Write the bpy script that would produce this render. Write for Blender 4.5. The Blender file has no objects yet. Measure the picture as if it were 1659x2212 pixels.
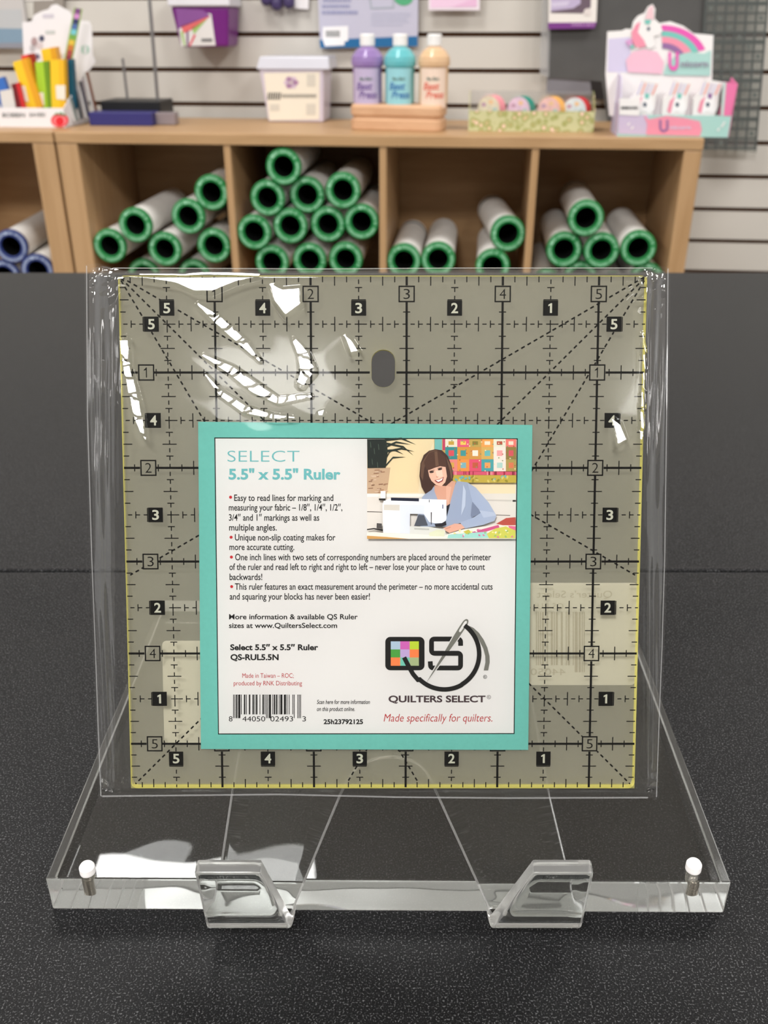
import bpy, bmesh, math, random
import numpy as np
from mathutils import Vector, Matrix
random.seed(7)
rng = np.random.default_rng(7)
scene = bpy.context.scene
COL = scene.collection

# ------------------------------------------------------------------ camera
IN = 0.0254
F = 2000.0                      # focal length in pixels of the 1659 x 2212 frame
CX, CY = 829.5, 1106.0
TH = math.radians(27.8)         # camera looks down by this much
CT, ST = math.cos(TH), math.sin(TH)
COUNTER_Z = 0.93
HCAM = 9.143                    # inches from the counter top up to the lens
CAMZ = COUNTER_Z + HCAM * IN

cam_d = bpy.data.cameras.new('camera')
cam = bpy.data.objects.new('camera', cam_d)
COL.objects.link(cam)
scene.camera = cam
cam.location = (0, 0, CAMZ)
cam.rotation_euler = (math.pi / 2 - TH, 0, 0)
cam_d.sensor_fit = 'VERTICAL'
cam_d.sensor_height = 32.0
cam_d.lens = F / 2212.0 * 32.0
cam_d.clip_start = 0.01
cam_d.clip_end = 60
cam_d.dof.use_dof = True
cam_d.dof.focus_distance = 9.85 * IN
cam_d.dof.aperture_fstop = 23.0

# ------------------------------------------------------------------ world, exposure, lights
vs = scene.view_settings
scene.display_settings.display_device = 'sRGB'
vs.view_transform = 'Standard'
vs.look = 'None'
vs.exposure = 0.0
vs.gamma = 1.0
vs.use_curve_mapping = False
world = bpy.data.worlds.new('world')
scene.world = world
world.use_nodes = True
bg = world.node_tree.nodes['Background']
bg.inputs[0].default_value = (1.0, 0.98, 0.96, 1)
bg.inputs[1].default_value = 0.6
try:
    scene.cycles.use_denoising = True
    scene.cycles.max_bounces = 24
    scene.cycles.transmission_bounces = 20
    scene.cycles.transparent_max_bounces = 24
    scene.cycles.glossy_bounces = 18
    scene.cycles.diffuse_bounces = 3
    scene.cycles.sample_clamp_indirect = 6.0
except Exception:
    pass
CEIL_Z = 2.78
TROFFERS = []
ROW_L = {-3.25: 7.0, -1.0: 61.0, 1.5: 22.0}   # the row over the slatwall is dimmed
for ty in (-3.25, -1.0, 1.5):
    for tx in (-2.32, -0.48, 1.36):
        TROFFERS.append((tx, ty))

# ------------------------------------------------------------------ geometry helpers (inches, lens at the origin, x right, y away, z up)
def W(p):
    return Vector((p[0] * IN, p[1] * IN, p[2] * IN + CAMZ))

def ray(px, py):
    x, yd = (px - CX) / F, (py - CY) / F
    return np.array([x, CT - yd * ST, -ST - yd * CT])

def hit(px, py, o, n):
    d = ray(px, py)
    o = np.asarray(o, float); n = np.asarray(n, float)
    return d * (o.dot(n) / d.dot(n))

# ruler plane: measured from the printed inch grid
AL = math.radians(5.16)
LEAN = TH - AL
R_U = np.array([1.0, 0, 0])
R_V = np.array([0, -math.sin(LEAN), -math.cos(LEAN)])      # down along the plane
R_N = np.array([0, -math.cos(LEAN), math.sin(LEAN)])       # towards the viewer
def camvec(X, Y, Z):
    return np.array([X, Z * CT - Y * ST, -Z * ST - Y * CT])
R_O = camvec(-2.764, -2.459, 9.622)                        # top left corner of the front face
def RP(u, v, n=0.0):
    return R_O + R_U * u + R_V * v + R_N * n
def ruv(px, py, n=0.0):
    p = hit(px, py, R_O + R_N * n, R_N) - R_O
    return p.dot(R_U), p.dot(R_V)

# shelf / wall frame
PSI = math.radians(5.5)
S_A = np.array([math.cos(PSI), -math.sin(PSI), 0])
S_D = np.array([math.sin(PSI), math.cos(PSI), 0])
S_Z = np.array([0, 0, 1.0])
_r = ray(829.5, 292)
S_O = _r * (86.0 / _r[1])                                   # top front edge of the shelf
def SP(a, d, z):
    return S_O + S_A * a + S_D * d + S_Z * z
def sp(px, py, d=0.0):                                      # pixel -> (a, z) on the plane at depth d
    p = hit(px, py, S_O + S_D * d, S_D) - S_O
    return p.dot(S_A), p[2]
def tp(px, py, z=0.0):                                      # pixel -> (a, d) on the plane at height z
    p = hit(px, py, S_O + S_Z * z, S_Z) - S_O
    return p.dot(S_A), p.dot(S_D)
WALL_D = 16.8

# ------------------------------------------------------------------ materials
def lin(c):
    out = []
    for v in c[:3]:
        v = v / 255.0
        out.append(v / 12.92 if v <= 0.04045 else ((v + 0.055) / 1.055) ** 2.4)
    return (out[0], out[1], out[2], 1.0)

_M = {}
def mat(name, col, rough=0.55, spec=0.4, bump=0.0, bscale=400.0, var=0.0, vscale=30.0, metal=0.0, alpha=1.0, trans=0.0):
    if name in _M:
        return _M[name]
    m = bpy.data.materials.new(name)
    m.use_nodes = True
    nt = m.node_tree
    b = nt.nodes['Principled BSDF']
    b.inputs['Base Color'].default_value = lin(col)
    b.inputs['Roughness'].default_value = rough
    b.inputs['Specular IOR Level'].default_value = spec
    b.inputs['Metallic'].default_value = metal
    b.inputs['Alpha'].default_value = alpha
    b.inputs['Transmission Weight'].default_value = trans
    if var > 0 or bump > 0:
        tc = nt.nodes.new('ShaderNodeTexCoord')
    if var > 0:
        nz = nt.nodes.new('ShaderNodeTexNoise')
        nz.inputs['Scale'].default_value = vscale
        nz.inputs['Detail'].default_value = 4
        nt.links.new(tc.outputs['Object'], nz.inputs['Vector'])
        mp = nt.nodes.new('ShaderNodeMapRange')
        mp.inputs['From Min'].default_value = 0.3
        mp.inputs['From Max'].default_value = 0.7
        mp.inputs['To Min'].default_value = 1.0 - var
        mp.inputs['To Max'].default_value = 1.0 + var
        nt.links.new(nz.outputs['Fac'], mp.inputs['Value'])
        mx = nt.nodes.new('ShaderNodeVectorMath')
        mx.operation = 'SCALE'
        mx.inputs[0].default_value = lin(col)[:3]
        nt.links.new(mp.outputs['Result'], mx.inputs['Scale'])
        nt.links.new(mx.outputs['Vector'], b.inputs['Base Color'])
    if bump > 0:
        n2 = nt.nodes.new('ShaderNodeTexNoise')
        n2.inputs['Scale'].default_value = bscale
        nt.links.new(tc.outputs['Object'], n2.inputs['Vector'])
        bp = nt.nodes.new('ShaderNodeBump')
        bp.inputs['Strength'].default_value = bump
        bp.inputs['Distance'].default_value = 0.001
        nt.links.new(n2.outputs['Fac'], bp.inputs['Height'])
        nt.links.new(bp.outputs['Normal'], b.inputs['Normal'])
    _M[name] = m
    return m

def ink(col, name=None, rough=0.6, spec=0.25):
    return mat(name or 'ink_%d_%d_%d' % tuple(col), col, rough, spec)

def nodes_mat(name):
    m = bpy.data.materials.new(name)
    m.use_nodes = True
    nt = m.node_tree
    nt.nodes.clear()
    out = nt.nodes.new('ShaderNodeOutputMaterial')
    return m, nt, out

def wood_mat(name, col, col2, axis, rough=0.42):
    m = bpy.data.materials.new(name)
    m.use_nodes = True
    nt = m.node_tree
    b = nt.nodes['Principled BSDF']
    tc = nt.nodes.new('ShaderNodeTexCoord')
    mp = nt.nodes.new('ShaderNodeMapping')
    sc = [38.0, 38.0, 38.0]
    sc[axis] = 1.6
    mp.inputs['Scale'].default_value = sc
    nt.links.new(tc.outputs['Object'], mp.inputs['Vector'])
    nz = nt.nodes.new('ShaderNodeTexNoise')
    nz.inputs['Scale'].default_value = 1.6
    nz.inputs['Detail'].default_value = 5
    nz.inputs['Distortion'].default_value = 0.6
    nt.links.new(mp.outputs['Vector'], nz.inputs['Vector'])
    cr = nt.nodes.new('ShaderNodeValToRGB')
    cr.color_ramp.elements[0].position = 0.32
    cr.color_ramp.elements[0].color = lin(col2)
    cr.color_ramp.elements[1].position = 0.62
    cr.color_ramp.elements[1].color = lin(col)
    nt.links.new(nz.outputs['Fac'], cr.inputs['Fac'])
    nt.links.new(cr.outputs['Color'], b.inputs['Base Color'])
    b.inputs['Roughness'].default_value = rough
    b.inputs['Specular IOR Level'].default_value = 0.35
    return m

def glass_mat(name, col=(1, 1, 1), ior=1.49, rough=0.0):
    m, nt, out = nodes_mat(name)
    g = nt.nodes.new('ShaderNodeBsdfGlass')
    g.inputs['Color'].default_value = (*col, 1)
    g.inputs['IOR'].default_value = ior
    g.inputs['Roughness'].default_value = rough
    nt.links.new(g.outputs[0], out.inputs['Surface'])
    return m

def film_mat(name, gain=1.6, haze=0.0, rough=0.03, tint=(1, 1, 1)):
    m, nt, out = nodes_mat(name)
    tr = nt.nodes.new('ShaderNodeBsdfTransparent')
    tr.inputs['Color'].default_value = (*tint, 1)
    gl = nt.nodes.new('ShaderNodeBsdfGlossy')
    gl.inputs['Roughness'].default_value = rough
    fr = nt.nodes.new('ShaderNodeFresnel')
    fr.inputs['IOR'].default_value = 1.5
    mu = nt.nodes.new('ShaderNodeMath')
    mu.operation = 'MULTIPLY'
    mu.use_clamp = True
    mu.inputs[1].default_value = gain
    nt.links.new(fr.outputs[0], mu.inputs[0])
    mix = nt.nodes.new('ShaderNodeMixShader')
    nt.links.new(mu.outputs[0], mix.inputs[0])
    base = tr
    if haze > 0:
        df = nt.nodes.new('ShaderNodeBsdfDiffuse')
        df.inputs['Color'].default_value = (0.85, 0.85, 0.86, 1)
        tl = nt.nodes.new('ShaderNodeBsdfTranslucent')
        tl.inputs['Color'].default_value = (0.85, 0.85, 0.86, 1)
        ad = nt.nodes.new('ShaderNodeMixShader')
        ad.inputs[0].default_value = 0.5
        nt.links.new(df.outputs[0], ad.inputs[1])
        nt.links.new(tl.outputs[0], ad.inputs[2])
        hz = nt.nodes.new('ShaderNodeMixShader')
        hz.inputs[0].default_value = haze
        nt.links.new(tr.outputs[0], hz.inputs[1])
        nt.links.new(ad.outputs[0], hz.inputs[2])
        base = hz
    nt.links.new(base.outputs[0], mix.inputs[1])
    nt.links.new(gl.outputs[0], mix.inputs[2])
    nt.links.new(mix.outputs[0], out.inputs['Surface'])
    return m

# ------------------------------------------------------------------ mesh builder
class MB:
    def __init__(self):
        self.v = []; self.f = []; self.mi = []; self.sm = []; self.mats = []
    def m(self, material):
        if material not in self.mats:
            self.mats.append(material)
        return self.mats.index(material)
    def add(self, verts, faces, material, smooth=False):
        b = len(self.v); k = self.m(material)
        self.v.extend([tuple(map(float, p)) for p in verts])
        for f in faces:
            self.f.append(tuple(b + i for i in f)); self.mi.append(k); self.sm.append(smooth)
    def poly(self, pts, material):
        self.add(pts, [tuple(range(len(pts)))], material)
    def box(self, P, a0, a1, d0, d1, z0, z1, material):
        vs_ = [P(a, d, z) for z in (z0, z1) for d in (d0, d1) for a in (a0, a1)]
        self.add(vs_, [(0, 2, 3, 1), (4, 5, 7, 6), (0, 1, 5, 4), (2, 6, 7, 3), (0, 4, 6, 2), (1, 3, 7, 5)], material)
    def hexa(self, lo, hi, material):           # two quads, four points each, same order
        self.add(list(lo) + list(hi), [(3, 2, 1, 0), (4, 5, 6, 7), (0, 1, 5, 4), (1, 2, 6, 5), (2, 3, 7, 6), (3, 0, 4, 7)], material)
    def prism(self, front, back, material, side=None):
        n = len(front)
        self.add(list(front) + list(back), [tuple(range(n)), tuple(range(2 * n - 1, n - 1, -1))], material)
        self.add(list(front) + list(back), [(i, n + i, n + (i + 1) % n, (i + 1) % n) for i in range(n)], side or material)
    def lathe(self, o, axis, prof, material, n=32, smooth=True, ref=None, mats=None):
        axis = np.asarray(axis, float); axis = axis / np.linalg.norm(axis)
        r = np.array([1.0, 0, 0]) if abs(axis[0]) < 0.8 else np.array([0, 0, 1.0])
        e1 = np.cross(axis, r); e1 /= np.linalg.norm(e1); e2 = np.cross(axis, e1)
        o = np.asarray(o, float)
        rings = []
        for (rad, h) in prof:
            rings.append([o + axis * h + (e1 * math.cos(2 * math.pi * k / n) + e2 * math.sin(2 * math.pi * k / n)) * max(rad, 1e-5) for k in range(n)])
        for i in range(len(rings) - 1):
            mm = mats[i] if mats else material
            self.add(rings[i] + rings[i + 1], [(k, (k + 1) % n, n + (k + 1) % n, n + k) for k in range(n)], mm, smooth)
    def tube(self, pts, rad, material, n=10):
        pts = [np.asarray(p, float) for p in pts]
        rings = []
        for i, p in enumerate(pts):
            t = pts[min(i + 1, len(pts) - 1)] - pts[max(i - 1, 0)]
            t /= np.linalg.norm(t)
            r = np.array([0, 0, 1.0]) if abs(t[2]) < 0.9 else np.array([1.0, 0, 0])
            e1 = np.cross(t, r); e1 /= np.linalg.norm(e1); e2 = np.cross(t, e1)
            rr = rad[i] if isinstance(rad, (list, tuple)) else rad
            rings.append([p + (e1 * math.cos(2 * math.pi * k / n) + e2 * math.sin(2 * math.pi * k / n)) * rr for k in range(n)])
        for i in range(len(rings) - 1):
            self.add(rings[i] + rings[i + 1], [(k, (k + 1) % n, n + (k + 1) % n, n + k) for k in range(n)], material, True)
        self.add(rings[0], [tuple(range(n))], material); self.add(rings[-1], [tuple(range(n - 1, -1, -1))], material)
    def build(self, name, parent=None, bevel=0.0, local=False, weld=False):
        me = bpy.data.meshes.new(name)
        if local:
            vv = [(p[0] * IN, p[1] * IN, p[2] * IN) for p in self.v]
        else:
            off = parent['_o'] if parent is not None else (0.0, 0.0, 0.0)
            vv = [(p[0] * IN - off[0], p[1] * IN - off[1], p[2] * IN + CAMZ - off[2]) for p in self.v]
        me.from_pydata(vv, [], self.f)
        for mm in self.mats:
            me.materials.append(mm)
        me.polygons.foreach_set('material_index', self.mi)
        me.polygons.foreach_set('use_smooth', self.sm)
        me.update()
        if weld:
            bm = bmesh.new(); bm.from_mesh(me)
            bmesh.ops.remove_doubles(bm, verts=bm.verts, dist=2e-6)
            bmesh.ops.recalc_face_normals(bm, faces=bm.faces)
            bm.to_mesh(me); bm.free()
        o = bpy.data.objects.new(name, me)
        COL.objects.link(o)
        if parent is not None:
            o.parent = parent
        if bevel > 0:
            md = o.modifiers.new('bevel', 'BEVEL'); md.width = bevel * IN; md.segments = 2; md.limit_method = 'ANGLE'
        return o

OFF = {}
class _Root:
    pass
def thing(name, label, cat, base, group=None):
    o = bpy.data.objects.new(name, None)
    COL.objects.link(o)
    w = W(base)
    o.location = w
    o.empty_display_size = 0.01
    OFF[o.name] = w
    o['_o'] = (w[0], w[1], w[2])
    tag(o, label, cat, group)
    return o
def tag(o, label, cat, group=None):
    o['label'] = label; o['category'] = cat
    if group:
        o['group'] = group
    return o
def struct(o):
    o['kind'] = 'structure'
    return o

# ------------------------------------------------------------------ lettering: outlines of the built-in typeface as flat polygons
_T = {}
def glyphs(s, bold=0.0, shear=0.0):
    key = (s, round(bold, 4), round(shear, 3))
    if key in _T:
        return _T[key]
    cu = bpy.data.curves.new('t', 'FONT')
    cu.body = s; cu.size = 1.0; cu.offset = bold; cu.shear = shear; cu.resolution_u = 4; cu.fill_mode = 'FRONT'
    ob = bpy.data.objects.new('t', cu)
    COL.objects.link(ob)
    bpy.context.view_layer.update()
    dg = bpy.context.evaluated_depsgraph_get()
    me = bpy.data.meshes.new_from_object(ob.evaluated_get(dg))
    V = np.array([v.co[:2] for v in me.vertices]) if len(me.vertices) else np.zeros((0, 2))
    Fc = [tuple(p.vertices) for p in me.polygons]
    bpy.data.objects.remove(ob); bpy.data.curves.remove(cu); bpy.data.meshes.remove(me)
    _T[key] = (V, Fc)
    return _T[key]
CAPH = None
def cap_height():
    global CAPH
    if CAPH is None:
        V, _ = glyphs('H')
        CAPH = V[:, 1].max() - V[:, 1].min()
    return CAPH
def text2d(s, x0, x1, yb, cap, bold=0.0, shear=0.0, mirror=False):
    """polygons of s with its ink spanning x0..x1, baseline yb (y down), capitals cap high"""
    V, Fc = glyphs(s, bold, shear)
    if not len(V):
        return [], []
    mn, mx_ = V[:, 0].min(), V[:, 0].max()
    k = (x1 - x0) / (mx_ - mn)
    X = x0 + (V[:, 0] - mn) * k
    if mirror:
        X = x0 + x1 - X
    Y = yb - V[:, 1] * cap / cap_height()
    return list(zip(X, Y)), Fc

def rrect(x0, y0, x1, y1, r, n=5):
    pts = []
    for cx_, cy_, a0 in ((x1 - r, y0 + r, -90), (x1 - r, y1 - r, 0), (x0 + r, y1 - r, 90), (x0 + r, y0 + r, 180)):
        for k in range(n + 1):
            a = math.radians(a0 + 90 * k / n)
            pts.append((cx_ + r * math.cos(a), cy_ + r * math.sin(a)))
    return pts
def ell(cx_, cy_, rx, ry, n=24, a0=0, rot=0):
    c, s = math.cos(rot), math.sin(rot)
    return [(cx_ + rx * math.cos(t) * c - ry * math.sin(t) * s, cy_ + rx * math.cos(t) * s + ry * math.sin(t) * c)
            for t in (2 * math.pi * k / n for k in range(n))]
def stroke2d(pts, w, closed=False):
    """quads of a constant (or per-point) width line with mitred joints"""
    P = [np.array(p, float) for p in pts]
    n = len(P)
    L, Rr = [], []
    for i in range(n):
        a = P[i - 1] if (i > 0 or closed) else None
        b = P[(i + 1) % n] if (i < n - 1 or closed) else None
        d0 = (P[i] - a) if a is not None else (b - P[i])
        d1 = (b - P[i]) if b is not None else d0
        d0 = d0 / (np.linalg.norm(d0) + 1e-9); d1 = d1 / (np.linalg.norm(d1) + 1e-9)
        t = d0 + d1; t /= (np.linalg.norm(t) + 1e-9)
        nn = np.array([-t[1], t[0]])
        c = max(0.4, abs(np.dot(nn, np.array([-d0[1], d0[0]]))))
        hw = (w[i] if isinstance(w, (list, tuple)) else w) / 2 / c
        L.append(P[i] + nn * hw); Rr.append(P[i] - nn * hw)
    q = []
    for i in range(n if closed else n - 1):
        j = (i + 1) % n
        q.append([tuple(L[i]), tuple(L[j]), tuple(Rr[j]), tuple(Rr[i])])
    return q
# ------------------------------------------------------------------ the setting
M_wallw = mat('slatwall_white', (208, 203, 195), 0.35, 0.4, var=0.02, vscale=1.5)
M_slot = mat('slat_groove_brown', (74, 46, 24), 0.7, 0.2)
M_ceil = mat('ceiling_white', (228, 226, 220), 0.9, 0.1, bump=0.2, bscale=250)
M_floor = mat('floor_grey', (150, 145, 138), 0.5, 0.3, var=0.06, vscale=6)

mb = MB()
ztop = (CEIL_Z - CAMZ) / IN - S_O[2]
zbot = -CAMZ / IN - S_O[2]
# the slots: one seen at (300,63), then evenly spaced downwards
z_a = sp(1600, 382, WALL_D)[1]; z_b = sp(1600, 588.5, WALL_D)[1]
pitch = (z_a - z_b) / 3.0
slot_h = 0.42
zc = z_a
while zc + pitch < ztop - 1:
    zc += pitch
edges = []
z = zc
while z > zbot + 2:
    edges.append(z); z -= pitch
A0, A1 = -105.0, 110.0
prev = ztop
for e in edges:
    mb.box(SP, A0, A1, WALL_D, WALL_D + 0.35, e + slot_h / 2, prev, M_wallw)
    # the lip behind the groove
    prev = e - slot_h / 2
mb.box(SP, A0, A1, WALL_D, WALL_D + 0.35, zbot, prev, M_wallw)
mb.box(SP, A0, A1, WALL_D + 0.35, WALL_D + 1.2, zbot, ztop, M_slot)
wall = struct(mb.build('wall_back', bevel=0.0))

def WP(x, y, z):      # plain metres
    return np.array([x / IN, y / IN, (z - CAMZ) / IN])
mb = MB(); mb.box(WP, -4.2, 4.2, -4.6, 3.2, -0.05, 0.0, M_floor); struct(mb.build('floor'))
mb = MB(); mb.box(WP, -4.2, 4.2, -4.6, 3.2, CEIL_Z, CEIL_Z + 0.08, M_ceil); struct(mb.build('ceiling'))
M_wallf = mat('shop_wall_paint', (128, 125, 120), 0.8, 0.2)
mb = MB(); mb.box(WP, -4.2, 4.2, -4.7, -4.6, 0.0, CEIL_Z, M_wallf); struct(mb.build('wall_front'))

# ceiling light panels
M_tframe = mat('light_frame_white', (235, 235, 232), 0.5, 0.4)
def make_troffer(x, y, k, label):
    t = thing('ceiling_light', label, 'ceiling light', WP(x, y, CEIL_Z - 0.03), 'square light panels in the ceiling')
    f = MB()
    h = 0.31
    for (a0, a1, b0, b1) in ((-h, h, -h, -h + 0.02), (-h, h, h - 0.02, h), (-h, -h + 0.02, -h + 0.02, h - 0.02), (h - 0.02, h, -h + 0.02, h - 0.02)):
        f.box(WP, x + a0, x + a1, y + b0, y + b1, CEIL_Z - 0.03, CEIL_Z, M_tframe)
    f.build('light_frame', t)
    ld = bpy.data.lights.new('panel_light', 'AREA')
    ld.shape = 'SQUARE'; ld.size = 0.58
    ld.energy = ROW_L[y] * math.pi * ld.size * ld.size
    ld.color = (1.0, 0.985, 0.965)
    lo = bpy.data.objects.new('panel_light', ld)
    COL.objects.link(lo)
    lo.parent = t
    lo.location = (0, 0, 0.004)
    lo.visible_camera = True
rows_ = ['behind the camera', 'above the counter', 'nearest the slatwall']
cols_ = ['left', 'middle', 'right']
for k, (tx, ty) in enumerate(TROFFERS):
    make_troffer(tx, ty, k, 'square white ceiling light panel, %s of the row %s' % (cols_[k % 3], rows_[k // 3]))

# ------------------------------------------------------------------ counters
def counter_mat(name, grain, sheen):
    m = bpy.data.materials.new(name)
    m.use_nodes = True
    nt = m.node_tree
    b = nt.nodes['Principled BSDF']
    tc = nt.nodes.new('ShaderNodeTexCoord')
    n1 = nt.nodes.new('ShaderNodeTexNoise'); n1.inputs['Scale'].default_value = grain; n1.inputs['Detail'].default_value = 3.0
    n2 = nt.nodes.new('ShaderNodeTexNoise'); n2.inputs['Scale'].default_value = 9; n2.inputs['Detail'].default_value = 3
    nt.links.new(tc.outputs['Object'], n1.inputs['Vector']); nt.links.new(tc.outputs['Object'], n2.inputs['Vector'])
    cr = nt.nodes.new('ShaderNodeValToRGB')
    e = cr.color_ramp.elements
    e[0].position = 0.36; e[0].color = lin((6, 6, 7))
    e[1].position = 0.56; e[1].color = lin((14, 14, 15))
    e2 = e.new(0.69); e2.color = lin((86, 86, 87))
    nt.links.new(n1.outputs['Fac'], cr.inputs['Fac'])
    mp = nt.nodes.new('ShaderNodeMapRange'); mp.inputs['To Min'].default_value = 0.92; mp.inputs['To Max'].default_value = 1.08
    nt.links.new(n2.outputs['Fac'], mp.inputs['Value'])
    mx = nt.nodes.new('ShaderNodeVectorMath'); mx.operation = 'SCALE'
    nt.links.new(cr.outputs['Color'], mx.inputs[0]); nt.links.new(mp.outputs['Result'], mx.inputs['Scale'])
    nt.links.new(mx.outputs['Vector'], b.inputs['Base Color'])
    b.inputs['Roughness'].default_value = 0.5
    b.inputs['Specular IOR Level'].default_value = sheen
    b.inputs['Sheen Weight'].default_value = 0.07
    b.inputs['Sheen Roughness'].default_value = 0.35
    bp = nt.nodes.new('ShaderNodeBump'); bp.inputs['Strength'].default_value = 0.35; bp.inputs['Distance'].default_value = 0.0003
    nt.links.new(n1.outputs['Fac'], bp.inputs['Height']); nt.links.new(bp.outputs['Normal'], b.inputs['Normal'])
    return m
M_counter = counter_mat('charcoal_laminate', 1900.0, 0.18)
M_cab = mat('counter_body_dark', (44, 44, 46), 0.6, 0.3)
ZC = -HCAM
def CPt(a, d, z):
    return np.array([a, d, ZC + z])
seam = hit(829, 1233, (0, 0, ZC), (0, 0, 1))[1]
far = hit(829, 588.5, (0, 0, ZC), (0, 0, 1))[1]
_zf = -(COUNTER_Z / IN)
for nm, d0, d1, lab in (('counter', -7.0, seam - 0.03, 'dark grey speckled laminate counter under the acrylic stand, nearest the camera'),
                        ('counter', seam + 0.03, far, 'dark grey laminate counter beyond the seam, between the stand and the cubby shelf')):
    t = thing(nm, lab, 'counter', CPt(0, (d0 + d1) / 2, _zf), 'dark grey counters pushed end to end')
    s = MB(); s.box(CPt, -34, 34, d0, d1, -1.2, 0.0, M_counter); s.build('counter_top', t, bevel=0.05)
    s = MB(); s.box(CPt, -32.5, 32.5, d0 + 0.6, d1 - 0.6, _zf, -1.2, M_cab); s.build('counter_body', t)

# ------------------------------------------------------------------ the acrylic display stand
M_acr = glass_mat('clear_acrylic', (0.985, 0.99, 0.985), 1.49)
def sawn_mat(name, fac, rough):
    m, nt, out = nodes_mat(name)
    g = nt.nodes.new('ShaderNodeBsdfGlass'); g.inputs['IOR'].default_value = 1.49; g.inputs['Roughness'].default_value = rough
    df = nt.nodes.new('ShaderNodeBsdfDiffuse'); df.inputs['Color'].default_value = (0.74, 0.73, 0.71, 1)
    tl = nt.nodes.new('ShaderNodeBsdfTranslucent'); tl.inputs['Color'].default_value = (0.74, 0.73, 0.71, 1)
    a = nt.nodes.new('ShaderNodeMixShader'); a.inputs[0].default_value = 0.6
    nt.links.new(df.outputs[0], a.inputs[1]); nt.links.new(tl.outputs[0], a.inputs[2])
    b = nt.nodes.new('ShaderNodeMixShader'); b.inputs[0].default_value = fac
    nt.links.new(g.outputs[0], b.inputs[1]); nt.links.new(a.outputs[0], b.inputs[2])
    nt.links.new(b.outputs[0], out.inputs['Surface'])
    return m
M_sawn = sawn_mat('acrylic_sawn_edge', 0.30, 0.2)
M_sawn2 = sawn_mat('acrylic_frosted_edge', 0.85, 0.4)
M_side = sawn_mat('acrylic_side_edge', 0.12, 0.1)
M_acrb = glass_mat('clear_acrylic_block', (0.985, 0.99, 0.988), 1.49, 0.015)
_nt = M_acrb.node_tree
_tc = _nt.nodes.new('ShaderNodeTexCoord'); _nz = _nt.nodes.new('ShaderNodeTexNoise'); _nz.inputs['Scale'].default_value = 22; _nz.inputs['Detail'].default_value = 1
_bp = _nt.nodes.new('ShaderNodeBump'); _bp.inputs['Strength'].default_value = 0.5; _bp.inputs['Distance'].default_value = 0.0012
_nt.links.new(_tc.outputs['Object'], _nz.inputs['Vector']); _nt.links.new(_nz.outputs['Fac'], _bp.inputs['Height'])
_nt.links.new(_bp.outputs['Normal'], [n for n in _nt.nodes if n.type == 'BSDF_GLASS'][0].inputs['Normal'])
M_capw = mat('pin_cap_white', (236, 232, 230), 0.35, 0.5, trans=0.0)
M_steel = mat('pin_steel', (196, 190, 180), 0.22, 0.5, metal=1.0)
NP = -0.125 - 0.085               # middle of the easel sheet, behind the package
TS = 0.155
p_front = hit(829, 1970, (0, 0, ZC), (0, 0, 1))
base_d = p_front[1]
def z_at(px, py, d):              # height where the pixel's ray meets the vertical plane y = d
    r = ray(px, py); q = r * (d / r[1]); return q[0], q[2]
bxl, bzt = z_at(97, 1908, base_d)
bxr, bzt2 = z_at(1580, 1896, base_d)
b_top = (bzt + bzt2) / 2
stand = thing('display_stand', 'clear acrylic easel on a thick clear block, holding up the bagged ruler', 'display stand', (0.1, base_d, ZC))
def BP(a, d, z):
    yaw = math.radians(-1.0)
    return np.array([(bxl + bxr) / 2 + a * math.cos(yaw) - d * math.sin(yaw), base_d + d * math.cos(yaw) + a * math.sin(yaw) * 0.4, z])
bw = (bxr - bxl) / 2
BD = 5.77
s = MB()
c8 = [BP(a, d, z) for z in (ZC + 0.012, b_top) for d in (0, BD) for a in (-bw, bw)]
for f_, mt in (((0, 2, 3, 1), M_acrb), ((4, 5, 7, 6), M_acrb), ((0, 1, 5, 4), M_acrb), ((2, 6, 7, 3), M_sawn2), ((0, 4, 6, 2), M_side), ((1, 3, 7, 5), M_side)):
    s.poly([c8[i] for i in f_], mt)
s.build('base_block', stand, bevel=0.022, weld=True)
# two capped pins through the front corners
for (px, py) in ((190, 1884), (1497, 1878)):
    q = hit(px, py, (0, 0, b_top), (0, 0, 1))
    s = MB()
    s.lathe((q[0], q[1], b_top + 0.004), (0, 0, 1), [(0.0, 0.0), (0.088, 0.0), (0.09, 0.02), (0.088, 0.085), (0.07, 0.115), (0.0, 0.14)], M_capw, 24)
    cp = s.build('pin', stand)
    s = MB()
    pr = [(0.0, -0.30)]
    for k in range(14):
        zz = -0.30 + k * 0.018
        pr += [(0.062, zz), (0.070, zz + 0.006), (0.070, zz + 0.011), (0.062, zz + 0.017)]
    pr += [(0.0, -0.045)]
    s.lathe((q[0], q[1], b_top), (0, 0, 1), pr, M_steel, 24)
    o = s.build('threaded_shaft', None)
    o.parent = cp
    o.matrix_parent_inverse = Matrix.Translation(-Vector(stand['_o']))

# easel sheet: two legs joined above an arch, bent forward into hooks
def lerp_tab(tab, y):
    if y <= tab[0][0]: return tab[0][1]
    for (y0, x0), (y1, x1) in zip(tab, tab[1:]):
        if y <= y1:
            return x0 + (x1 - x0) * (y - y0) / (y1 - y0)
    return tab[-1][1]
oL = [(1000, 745), (1020, 700), (1050, 665), (1100, 632), (1300, 573), (1715, 500), (1860, 478), (1948, 458)]
oR = [(1000, 935), (1020, 980), (1050, 1015), (1100, 1048), (1300, 1112), (1715, 1187), (1860, 1222), (1948, 1243)]
iL = [(1634, 840), (1636, 822), (1641, 803), (1650, 782), (1665, 765), (1685, 752), (1715, 737), (1948, 640)]
iR = [(1634, 840), (1636, 862), (1641, 884), (1650, 903), (1665, 918), (1685, 929), (1715, 943), (1948, 1049)]
ys = [1000, 1010, 1020, 1035, 1050, 1075, 1100, 1200, 1300, 1500, 1600, 1634, 1636, 1641, 1650, 1665, 1685, 1715, 1780, 1860, 1900, 1930, 1948]
RB = 0.13
lean_v = LEAN
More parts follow.
